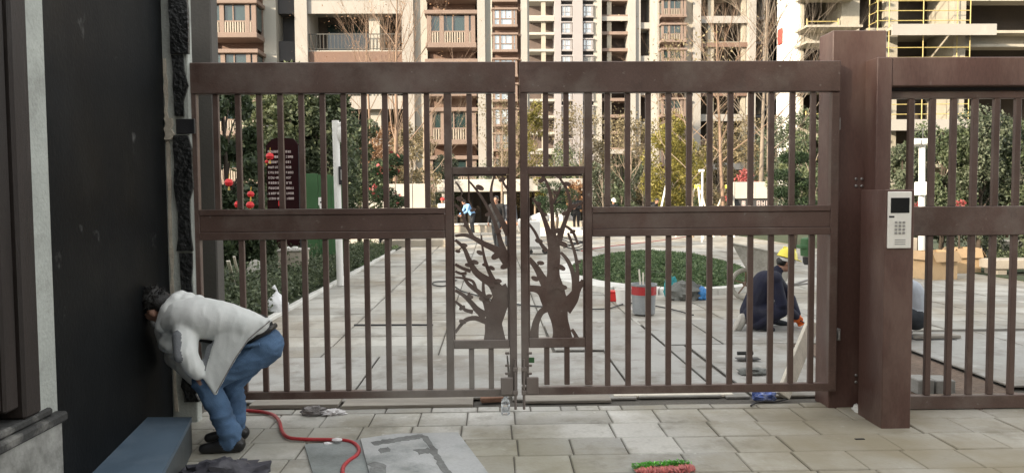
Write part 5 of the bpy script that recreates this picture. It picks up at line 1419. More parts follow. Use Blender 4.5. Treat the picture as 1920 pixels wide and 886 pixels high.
for i, (u0, u1, v0, v1, lab) in enumerate([(1722, 1752, 712, 740, 'grey concrete block behind the fence, next to the intercom pedestal'), (1756, 1792, 713, 740, 'grey concrete block behind the fence, second from the pedestal')]):
    b_ = G((u0 + u1) / 2, v1, -.006); z1 = W((u0 + u1) / 2, v0, b_.y).z
    tag(obj('block', MB().box(W(u0, v1, b_.y).x, W(u1, v1, b_.y).x, b_.y, b_.y + .2, -.006, z1, .008), MT['brick'], loc=b_), lab, 'block', 'concrete blocks behind the fence')
for i, (u0, u1, v, z, lab) in enumerate([(1716, 1800, 642, .0, 'lower dark plank of the small pile behind the intercom post'), (1712, 1808, 634, .035, 'upper brown plank of the small pile behind the intercom post')]):
    a, b_ = G(u0, v, z), G(u1, v + 2, z)
    tag(obj('plank', MB().obox((a + b_) / 2 + Vector((0, .08, .017)), ((b_ - a).length, .14, .033), Matrix.Rotation(.03 * i, 3, 'Z'), .004), [MT['ledge'], MT['plank']][i], loc=(a + b_) / 2), lab, 'plank')
# stone benches and planters far right
for u0, u1, v0, v1, lab in [(1858, 1990, 452, 470, 'pale stone bench top nearest the striped jacket'), (1865, 2010, 487, 505, 'pale stone bench in front of the dark shrubs at the far right')]:
    b_ = G(u0, v1 + 12, 0); Y = b_.y
    t = thing('bench', lab, 'bench', (W((u0 + u1) / 2, v1, Y).x, Y, 0), 'pale stone benches at the far right')
    obj('seat', MB().box(W(u0, v1, Y).x, W(u1, v1, Y).x, Y, Y + .5, W(u0, v1, Y).z, W(u0, v0, Y).z, .015), MT['beige'], t)
    for q in (.12, .85):
        xx = W(u0, v1, Y).x * (1 - q) + W(u1, v1, Y).x * q
        obj('leg', MB().box(xx - .1, xx + .1, Y + .05, Y + .45, -.014, W(u0, v1, Y).z - .002, .01), MT['beige'], t)
p = G(1722, 512, 0)
tag(obj('planter', MB().box(W(1700, 480, 16.5).x, W(1724, 480, 16.5).x, 16.5, 17, -.014, W(1710, 446, 16.5).z, .015), MT['beige'], loc=(W(1712, 480, 16.5).x, 16.5, 0)), 'pale concrete planter behind the intercom pedestal', 'planter')
# lamp bollard / stakes seen through the right leaf
for u, vt, vb, Y, lab in [(1317, 322, 392, 26, 'thin white post standing right of the yellow tree')]:
    a = W(u, vt, Y); t = thing('post', lab, 'post', (a.x, Y, -.014))
    obj('shaft', MB().tube([(a.x, Y, -.014), a], .035, 8), MT['white_paint'], t, smooth=40)
    obj('cap', MB().box(a.x - .12, a.x + .06, Y - .06, Y + .06, a.z, a.z + .08, .01), MT['white_paint'], t)
a, b_ = W(1237, 386, 27), W(1246, 344, 27)
tag(obj('board', MB().obox((a + b_) / 2 + Vector((0, 0, -.3)), (.12, .04, (b_ - a).length + .6), (b_ - a).to_track_quat('Z', 'Y').to_matrix(), .005), MT['white_paint'], loc=(a.x - .05, 27, 0)), 'narrow white board leaning in the far shrubs', 'board')
# ---------------------------------------------------------------- people
def hat(root, c, fwd, up, s, mat, white_band=False):
    fwd, up = Vector(fwd).normalized(), Vector(up); up = (up - fwd * up.dot(fwd)).normalized(); lat = fwd.cross(up)
    m = Matrix((lat, fwd, up)).transposed(); c = Vector(c)
    prof = [(.118, .0), (.122, .004), (.118, .012), (.113, .035), (.098, .075), (.070, .105), (.035, .121), (.004, .125)]
    mb = MB().lathe([(r_ * s, z * s) for r_, z in prof], c + up * .045 * s, 24, rot=m)
    mb.obox(c + up * .05 * s + fwd * .125 * s, (.15 * s, .06 * s, .008 * s), m @ Matrix.Rotation(R(-12), 3, 'X'), .003 * s)
    mb.obox(c + up * .150 * s - fwd * .0 * s, (.022 * s, .16 * s, .04 * s), m, .008 * s)
    o = obj('hard_hat', mb, mat, root, smooth=40)
    if white_band: obj('headband', MB().lathe([(.100 * s, -.018 * s), (.104 * s, -.016 * s), (.106 * s, .016 * s), (.101 * s, .018 * s)], c + up * .018 * s, 24, rot=m), MT['white_cloth'], o, smooth=40)
    return o
# the man bending over by the black wall
def fgman():
    root = thing('person', 'bending man in pale jacket, blue jeans and black shoes by the black wall', 'person', G(440, 846, 0))
    YN, YR = 4.86, 5.10
    nh, fh = W(497, 648, 4.93), W(493, 640, 5.12)
    nk, fk = W(384, 716, 4.87), W(432, 716, 5.12)
    na, fa = W(433, 822, YN), W(441, 792, 5.10)
    nt_, ft = W(386, 845, YN - .02), W(392, 818, 5.06)
    for p, z in ((na, .085), (fa, .085), (nt_, .028), (ft, .028)): p.z = z
    waist, chest, neck, head = W(478, 622, 5.02), W(375, 603, 5.0), W(322, 600, 4.99), W(295, 577, 4.97)
    fw, up = Vector((-.60, .32, -.74)), Vector((-.80, 0, .6))
    pr = []
    S, T, J, B, D = 0, 1, 2, 3, 4
    pr += [('c', nh, fh, .122, .122, J), ('c', (nh + fh) / 2 + Vector((-.01, 0, .0)), waist, .118, .112, T)]
    for h, k, a in ((nh, nk, na), (fh, fk, fa)):
        mid = (h + k) / 2 + Vector((0, 0, -.01))
        pr += [('c', h + Vector((-.01, 0, -.02)), mid, .115, .098, J), ('c', mid, k, .098, .082, J)]
        m2 = k.lerp(a, .45) + Vector((.015, 0, 0))
        pr += [('c', k, m2, .080, .074, J), ('c', m2, a + Vector((0, 0, .02)), .074, .066, J)]
        pr += [('c', a + Vector((.0, 0, .045)), a + Vector((-.01, 0, -.01)), .07, .066, J)]
        for t, rr in ((.62, .074), (.86, .071)):     # soft creases over the shin
            q = k.lerp(a, t); pr.append(('c', q + Vector((.012, -.02, .016)), q + Vector((.0, .02, -.016)), rr, rr - .008, J))
    for a, t in ((na, nt_), (fa, ft)):
        d = (t - a); d.z = 0; d.normalize()
        pr += [('c', a + Vector((0, 0, -.035)) - d * .045, a + d * .06 + Vector((0, 0, -.035)), .046, .046, B), ('c', a + d * .05 + Vector((0, 0, -.04)), a + d * .165 + Vector((0, 0, -.052)), .043, .032, B),
               ('c', a - d * .055 + Vector((0, 0, -.06)), a + d * .17 + Vector((0, 0, -.062)), .024, .022, B)]
    pr += [('c', waist, chest, .125, .125, T), ('c', chest, neck, .12, .07, T), ('c', neck + Vector((.03, 0, 0)), head, .058, .056, S)]
    head_prims(pr, head, fw, up, 1.06, S)
    # arms reach down to the knees
    sn, sf = W(347, 619, 4.86), W(340, 610, 5.14)
    en, ef = W(351, 664, 4.76), W(330, 668, 5.22)
    wn, wf = W(368, 697, 4.80), W(372, 712, 5.10)
    for s_, e_, w_, sd in ((sn, en, wn, -1), (sf, ef, wf, 1)):
        pr += [('c', s_, e_, .05, .042, T), ('c', e_, w_, .04, .031, S)]
        hand(pr, w_, Vector((.12, .55 if sd < 0 else -.3, -.6)), Vector((.9, .2, 0)), sd, S, 1.0, .35)
    fuse('body', pr, [MT['skin'], MT['black_cloth'], MT['denim'], MT['shoe'], MT['black_cloth']], root, .008, 6, creases=(.010, (8, 8, 15), {2}))
    face_bits(root, head, fw, up, 1.06, None)
    # short black hair
    lat = fw.cross(up).normalized(); u2 = (up - fw.normalized() * up.dot(fw.normalized())).normalized(); f2 = fw.normalized()
    m = Matrix((f2.cross(u2), f2, u2)).transposed()
    h = MB().ell(head - f2 * .012 + u2 * .048, (.090, .104, .094), m, n=36, jit=.16, js=7).ell(head - f2 * .058 - u2 * .0, (.080, .062, .08), m, n=26, jit=.16, js=8)
    rh = random.Random(5)
    for i in range(700):
        d = Vector((rh.gauss(0, 1), rh.gauss(0, 1), rh.gauss(0, 1))).normalized()
        if d.y > .25 and d.z < .55: continue
        if d.z < -.45: continue
        b = head - f2 * .012 + u2 * .048 + m @ Vector((d.x * .088, d.y * .102, d.z * .092))
        e = b + m @ Vector((d.x, d.y, d.z)) * .012 + Vector((rh.gauss(0, .012), rh.gauss(0, .012), rh.gauss(-.004, .012)))
        h.tube([b, e], [.0035, .001], 3, cap=False)
    obj('hair', h, MT['hair'], root, smooth=60)
    obj('face_mask', MB().ell(head + f2 * .07 - u2 * .05, (.058, .045, .05), m, n=16), MT['white_cloth'], root, smooth=60)
    # the jacket: closely spaced cross-sections along the back, hood, sleeves and the hanging front
    jp = []
    st = [(316, 602, .070, .12), (326, 597, .098, .15), (345, 592, .120, .185), (375, 595, .132, .205), (405, 600, .130, .205), (435, 606, .122, .20), (462, 612, .105, .205), (482, 611, .072, .195), (497, 605, .030, .19)]
    for i in range(len(st) - 1):
        for k in range(4):
            t = k / 4; u, v, rv, hw = [st[i][j] * (1 - t) + st[i + 1][j] * t for j in range(4)]
            jp.append(('c', W(u, v, 5.0 - max(.01, hw - rv * .8)), W(u, v, 5.0 + max(.01, hw - rv * .8)), rv, rv, 0))
    def row(pts, r_, mi=0, n=5):
        Q = [W(*p) for p in pts]
        for i in range(len(Q) - 1): jp.append(('c', Q[i], Q[i + 1], r_, r_, mi))
    def web(A, B, r_, mi=0, n=12, sag=0.0):
        """cloth hung between two edges (u, v, Y)"""
        def at(L, t):
            q = t * (len(L) - 1); i = min(int(q), len(L) - 2); return [L[i][j] + (L[i + 1][j] - L[i][j]) * (q - i) for j in range(3)]
        for k in range(n + 1): jp.append(('c', W(*at(A, k / n)), W(*at(B, k / n)), r_, r_ * .8, mi))
    jmain, jp = jp, []
    row([(304, 612, 4.90), (313, 582, 4.88), (330, 562, 4.91), (342, 556, 5.0), (330, 560, 5.09), (313, 582, 5.12)], .045)
    row([(365, 574, 4.90), (372, 566, 5.0), (365, 574, 5.1)], .052); row([(348, 568, 4.92), (352, 562, 5.0), (348, 568, 5.08)], .055)
    hoodp, jp = jp, jmain
    row([(308, 612, 4.92), (330, 580, 4.93), (345, 572, 5.0)], .05)
    row([(318, 625, 4.92), (308, 640, 4.94), (318, 650, 4.92)], .035); row([(305, 618, 4.98), (312, 645, 5.0)], .05)
    row([(330, 620, 4.98), (322, 640, 4.98)], .08)
    cw = W(370, 698, 4.79)
    jp += [('c', W(349, 608, 4.88), W(349, 632, 4.815), .088, .076, 0), ('c', W(349, 632, 4.815), W(351, 664, 4.75), .076, .066, 0), ('c', W(351, 664, 4.75), W(360, 684, 4.755), .066, .060, 0), ('c', W(360, 684, 4.755), cw, .060, .050, 0)]
    jp += [('c', sf, ef, .085, .075, 0), ('c', ef, wf + Vector((-.02, 0, .02)), .072, .058, 0)]
    jp += [('c', W(336, 632, 4.775), W(338, 668, 4.715), .046, .040, 1)]
    A1 = [(408, 632, 4.80), (424, 626, 4.795), (440, 622, 4.795), (458, 616, 4.80), (480, 608, 4.815), (503, 598, 4.85)]
    B1 = [(388, 706, 4.775), (404, 736, 4.765), (419, 708, 4.77), (440, 670, 4.78), (466, 634, 4.79), (507, 600, 4.84)]
    web(A1, B1, .017, 0, 26)
    web([(392, 650, 4.83), (408, 640, 4.82)], [(378, 694, 4.80), (392, 700, 4.785)], .017, 1, 8)
    row([(372, 690, 4.785), (384, 706, 4.775), (404, 736, 4.765)], .016)
    web([(380, 628, 5.17), (430, 624, 5.2), (482, 614, 5.19)], [(383, 690, 5.22), (425, 690, 5.22), (478, 634, 5.2)], .018, 0, 14)
    for p, q, r_ in (((428, 596, 4.805), (416, 660, 4.78), .010), ((452, 600, 4.815), (438, 640, 4.785), .009)):
        jp.append(('c', W(*p), W(*q), r_, r_ * .6, 0))
    jk = fuse('jacket', jp, [MT['jacket'], MT['lining']], root, .008, 10, creases=(.0045, (13, 10, 5), {0, 1}))
    fuse('hood', hoodp, [MT['jacket']], jk, .008, 5, creases=(.006, (14, 9, 8), {0}))
    zp = [W(405, 736, 4.748), W(398, 716, 4.75), W(393, 700, 4.752)]
    obj('hem_seam', MB().tube([W(506, 601, 4.822), W(466, 635, 4.772), W(441, 671, 4.762), (W(420, 709, 4.752)), zp[0]], .004, 6), MT['rag'], root, smooth=50)
    # belt and the dark shirt showing at the waist
    q = [W(u, v, Y) for u, v, Y in ((462, 644, 4.835), (484, 630, 4.82), (504, 619, 4.85), (516, 610, 4.96), (516, 608, 5.08))]
    obj('belt', MB().tube(q, [.006, .016, .017, .016, .012], 8), MT['shoe'], root, smooth=50)
    obj('belt_loop', MB().tube([W(501, 609, 4.86), W(503, 626, 4.86)], .006, 6), MT['rag'], root)
    obj('back_pocket', MB().tube([W(455, 649, 4.83), W(476, 646, 4.81), W(487, 645, 4.812)], [.012, .014, .012], 6), MT['denim'], root, smooth=50)
fgman()
# crouching worker in a yellow helmet
def crouch_joints(P, fw, up):
    return {**{k: Vector(v) for k, v in P.items()}, 'fwd': Vector(fw), 'up': Vector(up)}
def base(p, z): q = p.copy(); q.z = z; return q
YK = 9.05
J = crouch_joints(dict(
    pelvis=W(1412, 584, YK + .05), chest=W(1436, 532, YK), neck=W(1459, 506, YK), head=W(1474, 490, YK),
    shL=W(1452, 520, YK + .19), shR=W(1452, 523, YK - .19), elL=W(1482, 560, YK + .24), elR=W(1466, 570, YK - .26), wrL=W(1494, 588, YK + .1), wrR=W(1492, 592, YK - .08),
    hipL=W(1414, 588, YK + .12), hipR=W(1414, 592, YK - .08), knL=W(1466, 574, YK + .22), knR=W(1464, 582, YK - .22),
    anL=base(W(1446, 612, YK + .2), .085), anR=base(W(1420, 615, YK - .16), .085), toL=base(W(1472, 620, YK + .22), .03), toR=base(W(1448, 622, YK - .17), .03)), (.75, .1, -.45), (.4, 0, .9))
root, P_ = person('crouching worker in navy clothes, yellow helmet and orange gloves behind the right leaf', G(1430, 625, 0), 0, J, MT['navy'], MT['navy'], MT['dark_trousers'], h=1.72, bulk=1.30, glove=MT['orange'], world=True, voxel=.010)
hat(root, P_['head'], (.9, 0, -.25), (.25, 0, .95), 1.0, MT['yellow_hat'], True)
q0 = base(W(1388, 590, YK - .1), .05)
obj('shoe', MB().ell(q0 + Vector((.0, 0, .05)), (.06, .05, .12), Matrix.Rotation(R(25), 3, 'Y'), n=14, jit=.08).ell(q0 + Vector((-.035, 0, .045)), (.03, .055, .13), Matrix.Rotation(R(25), 3, 'Y'), n=14), MT['pale_shoe'], root, smooth=60)
tl_ = W(1500, 600, YK - .02)
tt = thing('chisel', 'dark short chisel held in the orange glove of the crouching worker', 'tool', tl_)
obj('blade', MB().tube([tl_, tl_ + Vector((.10, 0, -.06))], .008, 6), MT['dark'], tt); obj('grip', MB().tube([tl_ + Vector((-.03, 0, .02)), tl_ + Vector((.01, 0, -.006))], .014, 8), MT['black_plastic'], tt)
# squatting helper half hidden by the intercom pedestal
YS = 8.25
J = crouch_joints(dict(
    pelvis=W(1716, 592, YS), chest=W(1706, 548, YS), neck=W(1692, 518, YS), head=W(1682, 494, YS),
    shL=W(1698, 532, YS - .18), shR=W(1698, 532, YS + .18), elL=W(1672, 574, YS - .24), elR=W(1672, 574, YS + .24), wrL=W(1650, 606, YS - .12), wrR=W(1650, 606, YS + .12),
    hipL=W(1716, 598, YS - .10), hipR=W(1716, 598, YS + .10), knL=W(1662, 578, YS - .2), knR=W(1662, 580, YS + .2),
    anL=base(W(1700, 636, YS - .17), .085), anR=base(W(1698, 636, YS + .17), .085), toL=base(W(1676, 646, YS - .19), .03), toR=base(W(1674, 646, YS + .19), .03)), (-.8, 0, -.5), (-.4, 0, .9))
person('squatting helper in a pale grey shirt and dark trousers, half hidden by the intercom pedestal', G(1705, 648, 0), 0, J, MT['pale_shirt'], MT['dark_trousers'], MT['shoe'], h=1.70, bulk=1.15, world=True)
# person bending forward behind the right fence
YB = 17.5
J = crouch_joints(dict(
    pelvis=W(1847, 404, YB), chest=W(1862, 386, YB), neck=W(1876, 381, YB), head=W(1887, 377, YB),
    shL=W(1870, 386, YB + .17), shR=W(1870, 388, YB - .17), elL=W(1876, 412, YB + .2), elR=W(1872, 414, YB - .2), wrL=W(1884, 432, YB + .1), wrR=W(1882, 434, YB - .1),
    hipL=W(1847, 410, YB + .1), hipR=W(1847, 410, YB - .1), knL=W(1850, 450, YB + .12), knR=W(1853, 448, YB - .12),
    anL=base(W(1844, 485, YB + .12), .085), anR=base(W(1846, 485, YB - .12), .085), toL=base(W(1856, 493, YB + .13), .03), toR=base(W(1858, 493, YB - .13), .03)), (.8, -.2, -.4), (.4, 0, .9))
root, P_ = person('person in a black and white jacket bending forward behind the right fence', G(1850, 495, 0), 0, J, MT['black_cloth'], MT['black_cloth'], MT['shoe'], h=1.7, world=True)
for k in ('R', 'L'):
    y_ = -.075 if k == 'R' else .075
    obj('white_stripe', MB().tube([P_['hip' + k] + Vector((.0, y_ * 1.25, 0)), P_['kn' + k] + Vector((-.01, y_, 0)), P_['an' + k] + Vector((0, y_ * .8, .03))], [.022, .02, .018], 6), MT['white_cloth'], root, smooth=50)
obj('white_stripe', MB().tube([P_['pelvis'] + Vector((-.02, -.10, .09)), P_['chest'] + Vector((-.05, -.08, .10))], .03, 6), MT['white_cloth'], root, smooth=50)
# walkers and workers in the far court
def far(label, u, vf, face, top, tr, h=1.68, ov=None, hatm=None, hair=None, shoe=None, bulk=1.0, hood=False):
    g = G(u, vf, 0); g.z = -.012
    root, P = person(label, g, face, stand_joints(h, **(ov or {})), top, tr, shoe or MT['shoe'], h=h, bulk=bulk, hair=hair, hood=hood, voxel=.012)
    if hatm: hat(root, P['head'], P['fwd'], P['up'], h / 1.72, hatm)
    return root
far('person in a light blue coat bending to work by the planter wall', 886, 436, R(115), MT['blue_coat'], MT['dark_trousers'], 1.62,
    dict(chest=(0, .10, .70), neck=(0, .19, .775), head=(0, .25, .845), shL=(-.115, .16, .76), shR=(.115, .16, .76), elL=(-.14, .22, .60), elR=(.14, .22, .60), wrL=(-.10, .33, .52), wrR=(.10, .33, .52), fwd=(0, .9, -.45), up=(0, .45, .9)), bulk=1.1)
far('man in an open black coat striding left past the planter wall', 932, 466, R(160), MT['black_cloth'], MT['dark_trousers'], 1.66,
    dict(knL=(-.055, .10, .28), anL=(-.056, .10, .045), toL=(-.06, .19, .022), knR=(.055, -.01, .28), anR=(.06, -.12, .06), toR=(.06, -.04, .022), wrL=(-.13, .05, .47), fwd=(0, 1, -.15)), bulk=1.12)
far('person in a grey coat mostly hidden by the meeting stile of the left leaf', 955, 462, R(200), MT['grey_coat'], MT['grey_coat'], 1.62, dict(wrR=(.12, .12, .52)), bulk=1.15)
far('person in black with a mask standing by the sheeted heaps', 1081, 437, R(150), MT['black_cloth'], MT['black_cloth'], 1.72, dict(elL=(-.14, .04, .63), wrL=(-.03, .15, .66), elR=(.14, .04, .63), wrR=(.03, .15, .64)), shoe=MT['pale_shoe'], bulk=.95)
far('worker in a red helmet and white shirt by the white garden wall', 831, 436, R(170), MT['white_shirt'], MT['dark_trousers'], 1.58, None, MT['red_hat'])
far('worker in a white helmet and dark clothes among the shrubs behind the right leaf', 1150, 437, R(190), MT['black_cloth'], MT['dark_trousers'], 1.50, dict(fwd=(0, .9, -.4)), MT['white_hat'])
far('person in dark clothes stooping by the leaning white board', 1224, 437, R(200), MT['black_cloth'], MT['dark_trousers'], 1.60, dict(chest=(0, .08, .71), neck=(0, .15, .79), head=(0, .2, .865), fwd=(0, .9, -.4), up=(0, .4, .9)))
# ---------------------------------------------------------------- trees, hedges and shrubs
def bare_tree(label, u, Y, vtop, r0, bark, seed, lean=(0, 0), depth=4, leaf=None, nleaf=0, ls=.12, spread=.42, trunk=.35, upb=.28, low=None, name='bare_tree', kids=(3, 4), n=7):
    x = W(u, 400, Y).x; H = W(u, vtop, Y).z
    t = thing(name, label, 'tree', (x, Y, -.02))
    rs_ = random.Random(seed); tips = []
    mb = MB(); th = H * trunk
    pts = [Vector((x + lean[0] * k / 6 + rs_.gauss(0, .02), Y + lean[1] * k / 6, -.04 + (H * .93) * k / 6)) for k in range(7)]
    mb.tube(pts, [r0 * (1 - .13 * k) for k in range(7)], 9)
    obj('trunk', mb, MT[bark], t, smooth=60)
    cb = MB()
    for k in range(13):
        q = trunk + (1 - trunk) * k / 13
        i = min(5, int(q * 6)); b = pts[i].lerp(pts[i + 1], q * 6 - i)
        a = k * 2.4 + rs_.uniform(-.4, .4); L = H * .30 * (1.15 - .75 * (q - trunk) / (1 - trunk))
        branches(cb, b, Vector((math.cos(a), math.sin(a), .75 + .6 * q)), L, r0 * (.34 - .2 * q), depth - 1, rs_, spread, 5, tips, upb, kids)
    obj('branches', cb, MT[bark], t)
    if leaf:
        P = np.array([tuple(p) for p in tips]); rr_ = np.random.RandomState(seed)
        idx = rr_.randint(0, len(P), nleaf)
        Q = P[idx] + rr_.normal(size=(nleaf, 3)) * H * .035
        me = leaf_mesh('crown', Q, ls, MT[leaf], .55, seed); me.transform(Matrix.Translation(-wo(t))); inst('crown', me, wo(t), t)
    return t
def leafy(name, label, x, Y, z0, z1, rx, ry, n, leaf, ls, seed, bark='bark', trunk=True, nclump=26, r0=.06, cat='tree', group=None, ratio=.5, shape='egg', shell=.5, cs=.30):
    t = thing(name, label, cat, (x, Y, z0 if z0 < .1 else 0), group)
    rs_ = random.Random(seed); H = z1 - z0; cl = []
    for k in range(nclump):
        zz = rs_.uniform(0.03, 1)
        w = {'egg': math.sin(math.pi * (.12 + .80 * zz)) ** .6, 'column': .95 if zz < .8 else .7, 'dome': math.sqrt(max(.05, 1 - zz * zz * .85))}[shape]
        a = rs_.uniform(0, 6.283); q = math.sqrt(rs_.uniform(.15, 1)) * w
        s = rs_.uniform(.75, 1.3) * cs
        cl.append(((x + math.cos(a) * rx * q * .8, Y + math.sin(a) * ry * q * .8, z0 + H * (.06 + .86 * zz)), (rx * s, ry * s, H * s * .55 if H < rx * 3 else rx * s * 1.1)))
    if trunk:
        mb = MB().tube([(x, Y, -.04), (x + .03, Y, z0 + H * .3), (x - .02, Y, z0 + H * .8)], [r0, r0 * .8, r0 * .3], 8)
        for c, r_ in cl[::2]:
            zb = min(c[2] - .02, max(z0 + .05, c[2] - H * .25)); mb.tube([(x, Y, zb), ((x + c[0]) / 2, (Y + c[1]) / 2, (zb + c[2]) / 2 + .05), c], [r0 * .4, r0 * .25, r0 * .1], 5)
        obj('trunk', mb, MT[bark], t, smooth=60)
    P = clump_points(cl, n // nclump, seed, shell)
    P = P[P[:, 2] > .02]
    me = leaf_mesh('crown', P, ls, MT[leaf], ratio, seed)
    me.transform(Matrix.Translation(-wo(t)))
    inst('crown', me, wo(t), t)
    return t
def X(u, Y, v=400): return W(u, v, Y).x
def Zz(v, Y): return W(960, v, Y).z
# left: dark evergreens over the shrub bed
leafy('evergreen_tree', 'dark large-leaved evergreen tree beside the grey pillar', X(424, 13.4), 13.4, .7, Zz(92, 13.4), .60, .9, 11000, 'leaf_dark', .13, 21, 'dark_bark', nclump=30, ratio=.45)
leafy('evergreen_tree', 'yellow-green evergreen tree behind the directory board', X(540, 18), 18, .9, Zz(140, 18), 1.2, 1.1, 14000, 'leaf_pale', .12, 22, 'dark_bark', nclump=30)
leafy('evergreen_tree', 'mid-green evergreen tree above the green hoarding', X(610, 18.2), 18.2, .5, Zz(150, 18.2), 1.0, .9, 11000, 'leaf_mid', .12, 23, 'dark_bark', nclump=26)
leafy('shrub', 'dark shrub between the grey pillar and the directory board', X(462, 12.6), 12.6, .05, Zz(322, 12.6), .55, .5, 3600, 'leaf_dark', .11, 24, 'dark_bark', cat='shrub', shape='dome', nclump=22)
leafy('shrub', 'tall dark shrub under the large-leaved tree at the far left', X(392, 12.2), 12.2, .05, Zz(330, 12.2), .5, .5, 2600, 'leaf_dark', .11, 25, 'dark_bark', cat='shrub', shape='dome', nclump=18)
leafy('evergreen_tree', 'dense green tree behind the white camera pole', X(672, 24), 24, .4, Zz(215, 24), 1.05, .9, 7500, 'leaf_mid', .13, 26, 'dark_bark', nclump=26)
# shrubs on the planting bed: one low mass
rs = np.random.RandomState(8); cl = []
for k in range(420):
    yv = 9.8 + 13.2 * rs.uniform(0, 1) ** 1.25; xv = -2.98 - rs.uniform(.0, 1) ** 2.0 * 3.4
    h = (.48 + .26 * rs.rand()) * (.7 if xv > -3.3 else 1) * (.5 if yv > 18 else 1)
    if 13.3 < yv < 14.5 and -4.6 < xv < -3.4: continue
    cl.append(((xv - .18, yv, h * .55), (.24, .30, h * .55)))
P = clump_points(cl, 170, 8, .3); P = P[(P[:, 2] > .02) & (P[:, 0] < -2.95)]
tag(inst('low_shrubs', leaf_mesh('low_shrubs', P, .06, MT['leaf_mid'], .5, 9), (0, 0, 0)), 'low dark green shrubs filling the bed left of the path', 'shrubs', kind='stuff')
P = np.stack([rs.uniform(-6.5, -3.0, 9000), rs.uniform(17.5, 24.5, 9000), rs.uniform(.02, .10, 9000)], 1)
tag(inst('lawn', leaf_mesh('lawn', P, .12, MT['blade'], .25, 10), (0, 0, 0)), 'short grass at the far end of the left planting bed', 'grass', kind='stuff')
# clipped pines with flat cloud crowns
def cloud_pine(label, pads, Y, seed, u0, red=False):
    x = X(u0, Y); t = thing('pine_tree', label, 'tree', (x, Y, -.02))
    cl = [(tuple(W(u, v, Y)), (w, w * .9, h)) for u, v, w, h in pads]
    mb = MB(); top = max(c[0][2] for c in cl)
    mb.tube([(x, Y, -.04), (x + .08, Y, top * .35), (x - .06, Y, top * .65), (cl[0][0][0], Y, top - .05)], [.07, .06, .045, .02], 8)
    for c, r_ in cl: mb.tube([(x, Y, max(.1, c[2] - .35)), ((x + c[0]) / 2, Y, c[2] - .15), (c[0], c[1], c[2] - .04)], [.035, .028, .012], 6)
    obj('trunk', mb, MT['dark_bark'], t, smooth=60)
    P = clump_points(cl, 1300, seed, .3)
    me = leaf_mesh('crown', P, .11, MT['pine'], .18, seed, up=.0); me.transform(Matrix.Translation(-wo(t))); inst('crown', me, wo(t), t)
    if red:
        Q = P[np.random.RandomState(seed).randint(0, len(P), 70)] + np.array([0, -.1, .05])
        me = leaf_mesh('blossom', Q, .12, MT['leaf_red'], .8, seed); me.transform(Matrix.Translation(-wo(t))); inst('blossom', me, wo(t), t)
cloud_pine('clipped pine with flat crowns and red blossoms before the white garden wall', [(722, 322, .42, .18), (740, 300, .38, .2), (715, 362, .45, .22), (742, 378, .35, .2)], 22.5, 31, 728, True)
cloud_pine('clipped pine with flat crowns in front of the white sign wall', [(1490, 296, .42, .17), (1470, 328, .48, .16), (1506, 345, .36, .16), (1470, 360, .42, .15), (1500, 380, .45, .17)], 20, 32, 1488)
cloud_pine('clipped pine before the pavilion, seen through the right tree cut-out', [(1036, 352, .62, .28), (1018, 378, .45, .28), (1062, 366, .55, .34), (1045, 392, .6, .25)], 32, 33, 1042)
leafy('shrub', 'rust-leaved shrub under the pavilion canopy end', X(1080, 34), 34, .9, Zz(335, 34), .55, .5, 1200, 'leaf_rust', .12, 34, cat='shrub', nclump=14)
# sunlit bare trees
bare_tree('bare tree with orange-brown twigs before the left tower', 738, 33, -35, .12, 'red_bark', 41, (.3, 0), 4, 'leaf_rust', 420, .07)
bare_tree('bare reddish tree left of the orange-brown one', 700, 36, 25, .10, 'red_bark', 42, (-.2, 0), 4, 'leaf_rust', 260, .07)
bare_tree('thin bare tree against the second bay windows of the left tower', 792, 37, 150, .08, 'pale_bark', 43, (.2, 0), 4, 'leaf_rust', 200, .07)
bare_tree('bare tree with pale twigs behind the meeting stiles', 940, 40, 205, .08, 'pale_bark', 44, (.1, 0), 4, 'hazel', 900, .11)
leafy('willow_tree', 'yellow-leaved tree behind the left part of the right leaf', X(1003, 42), 42, 1.2, Zz(178, 42), 1.05, 1.1, 3400, 'leaf_yellow', .17, 45, 'pale_bark', nclump=30, ratio=.35)
leafy('willow_tree', 'large yellow-green tree behind the middle of the right leaf', X(1252, 34), 34, .9, Zz(212, 34), 1.4, 1.3, 12000, 'leaf_yellow', .13, 46, 'pale_bark', nclump=38, ratio=.35)
bare_tree('staked bare tree with an orange trunk and reddish twigs before the double-height frames', 1357, 30, 15, .10, 'red_bark', 47, (-.35, 0), 4, 'hazel', 260, .07)
bare_tree('bare tree with a pale grey trunk left of the white sign wall', 1424, 31, -60, .11, 'bark', 48, (.25, 0), 4)
bare_tree('second bare grey tree, right of the pale trunked one', 1441, 33, -30, .10, 'bark', 49, (-.15, 0), 4)
bare_tree('staked slender bare tree beside the large yellow-green tree', 1300, 29, 110, .06, 'pale_bark', 50, (-.25, 0), 4, 'hazel', 700, .10)
bare_tree('bare branchy tree before the far tower on the right of the gap', 1085, 44, 225, .08, 'pale_bark', 51, (.1, 0), 4, 'hazel', 1500, .13)
bare_tree('bushy bare tree behind the second bar of the right leaf', 1180, 38, 245, .08, 'pale_bark', 52, (.1, 0), 4, 'hazel', 2200, .12)
# stakes that prop two of the trees
for u, Y, lab in ((1357, 30, 'timber tripod stakes around the orange trunk'), (1300, 29, 'timber tripod stakes around the slender bare tree')):
    x = X(u + 8, Y); t = thing('tree_stakes', lab, 'stakes', (x, Y, -.014))
    for a in (.5, 2.6, 4.7): obj('stake', MB().tube([(x + math.cos(a) * .85, Y + math.sin(a) * .85, -.02), (x + math.cos(a) * .06, Y + math.sin(a) * .06, 2.0)], .035, 7), MT['timber'], t, smooth=40)
    obj('tie', MB().lathe([(.10, 1.85), (.13, 1.86), (.13, 1.98), (.10, 1.99)], (x, Y, 0), 10), MT['yellow_hat'], t, smooth=40)
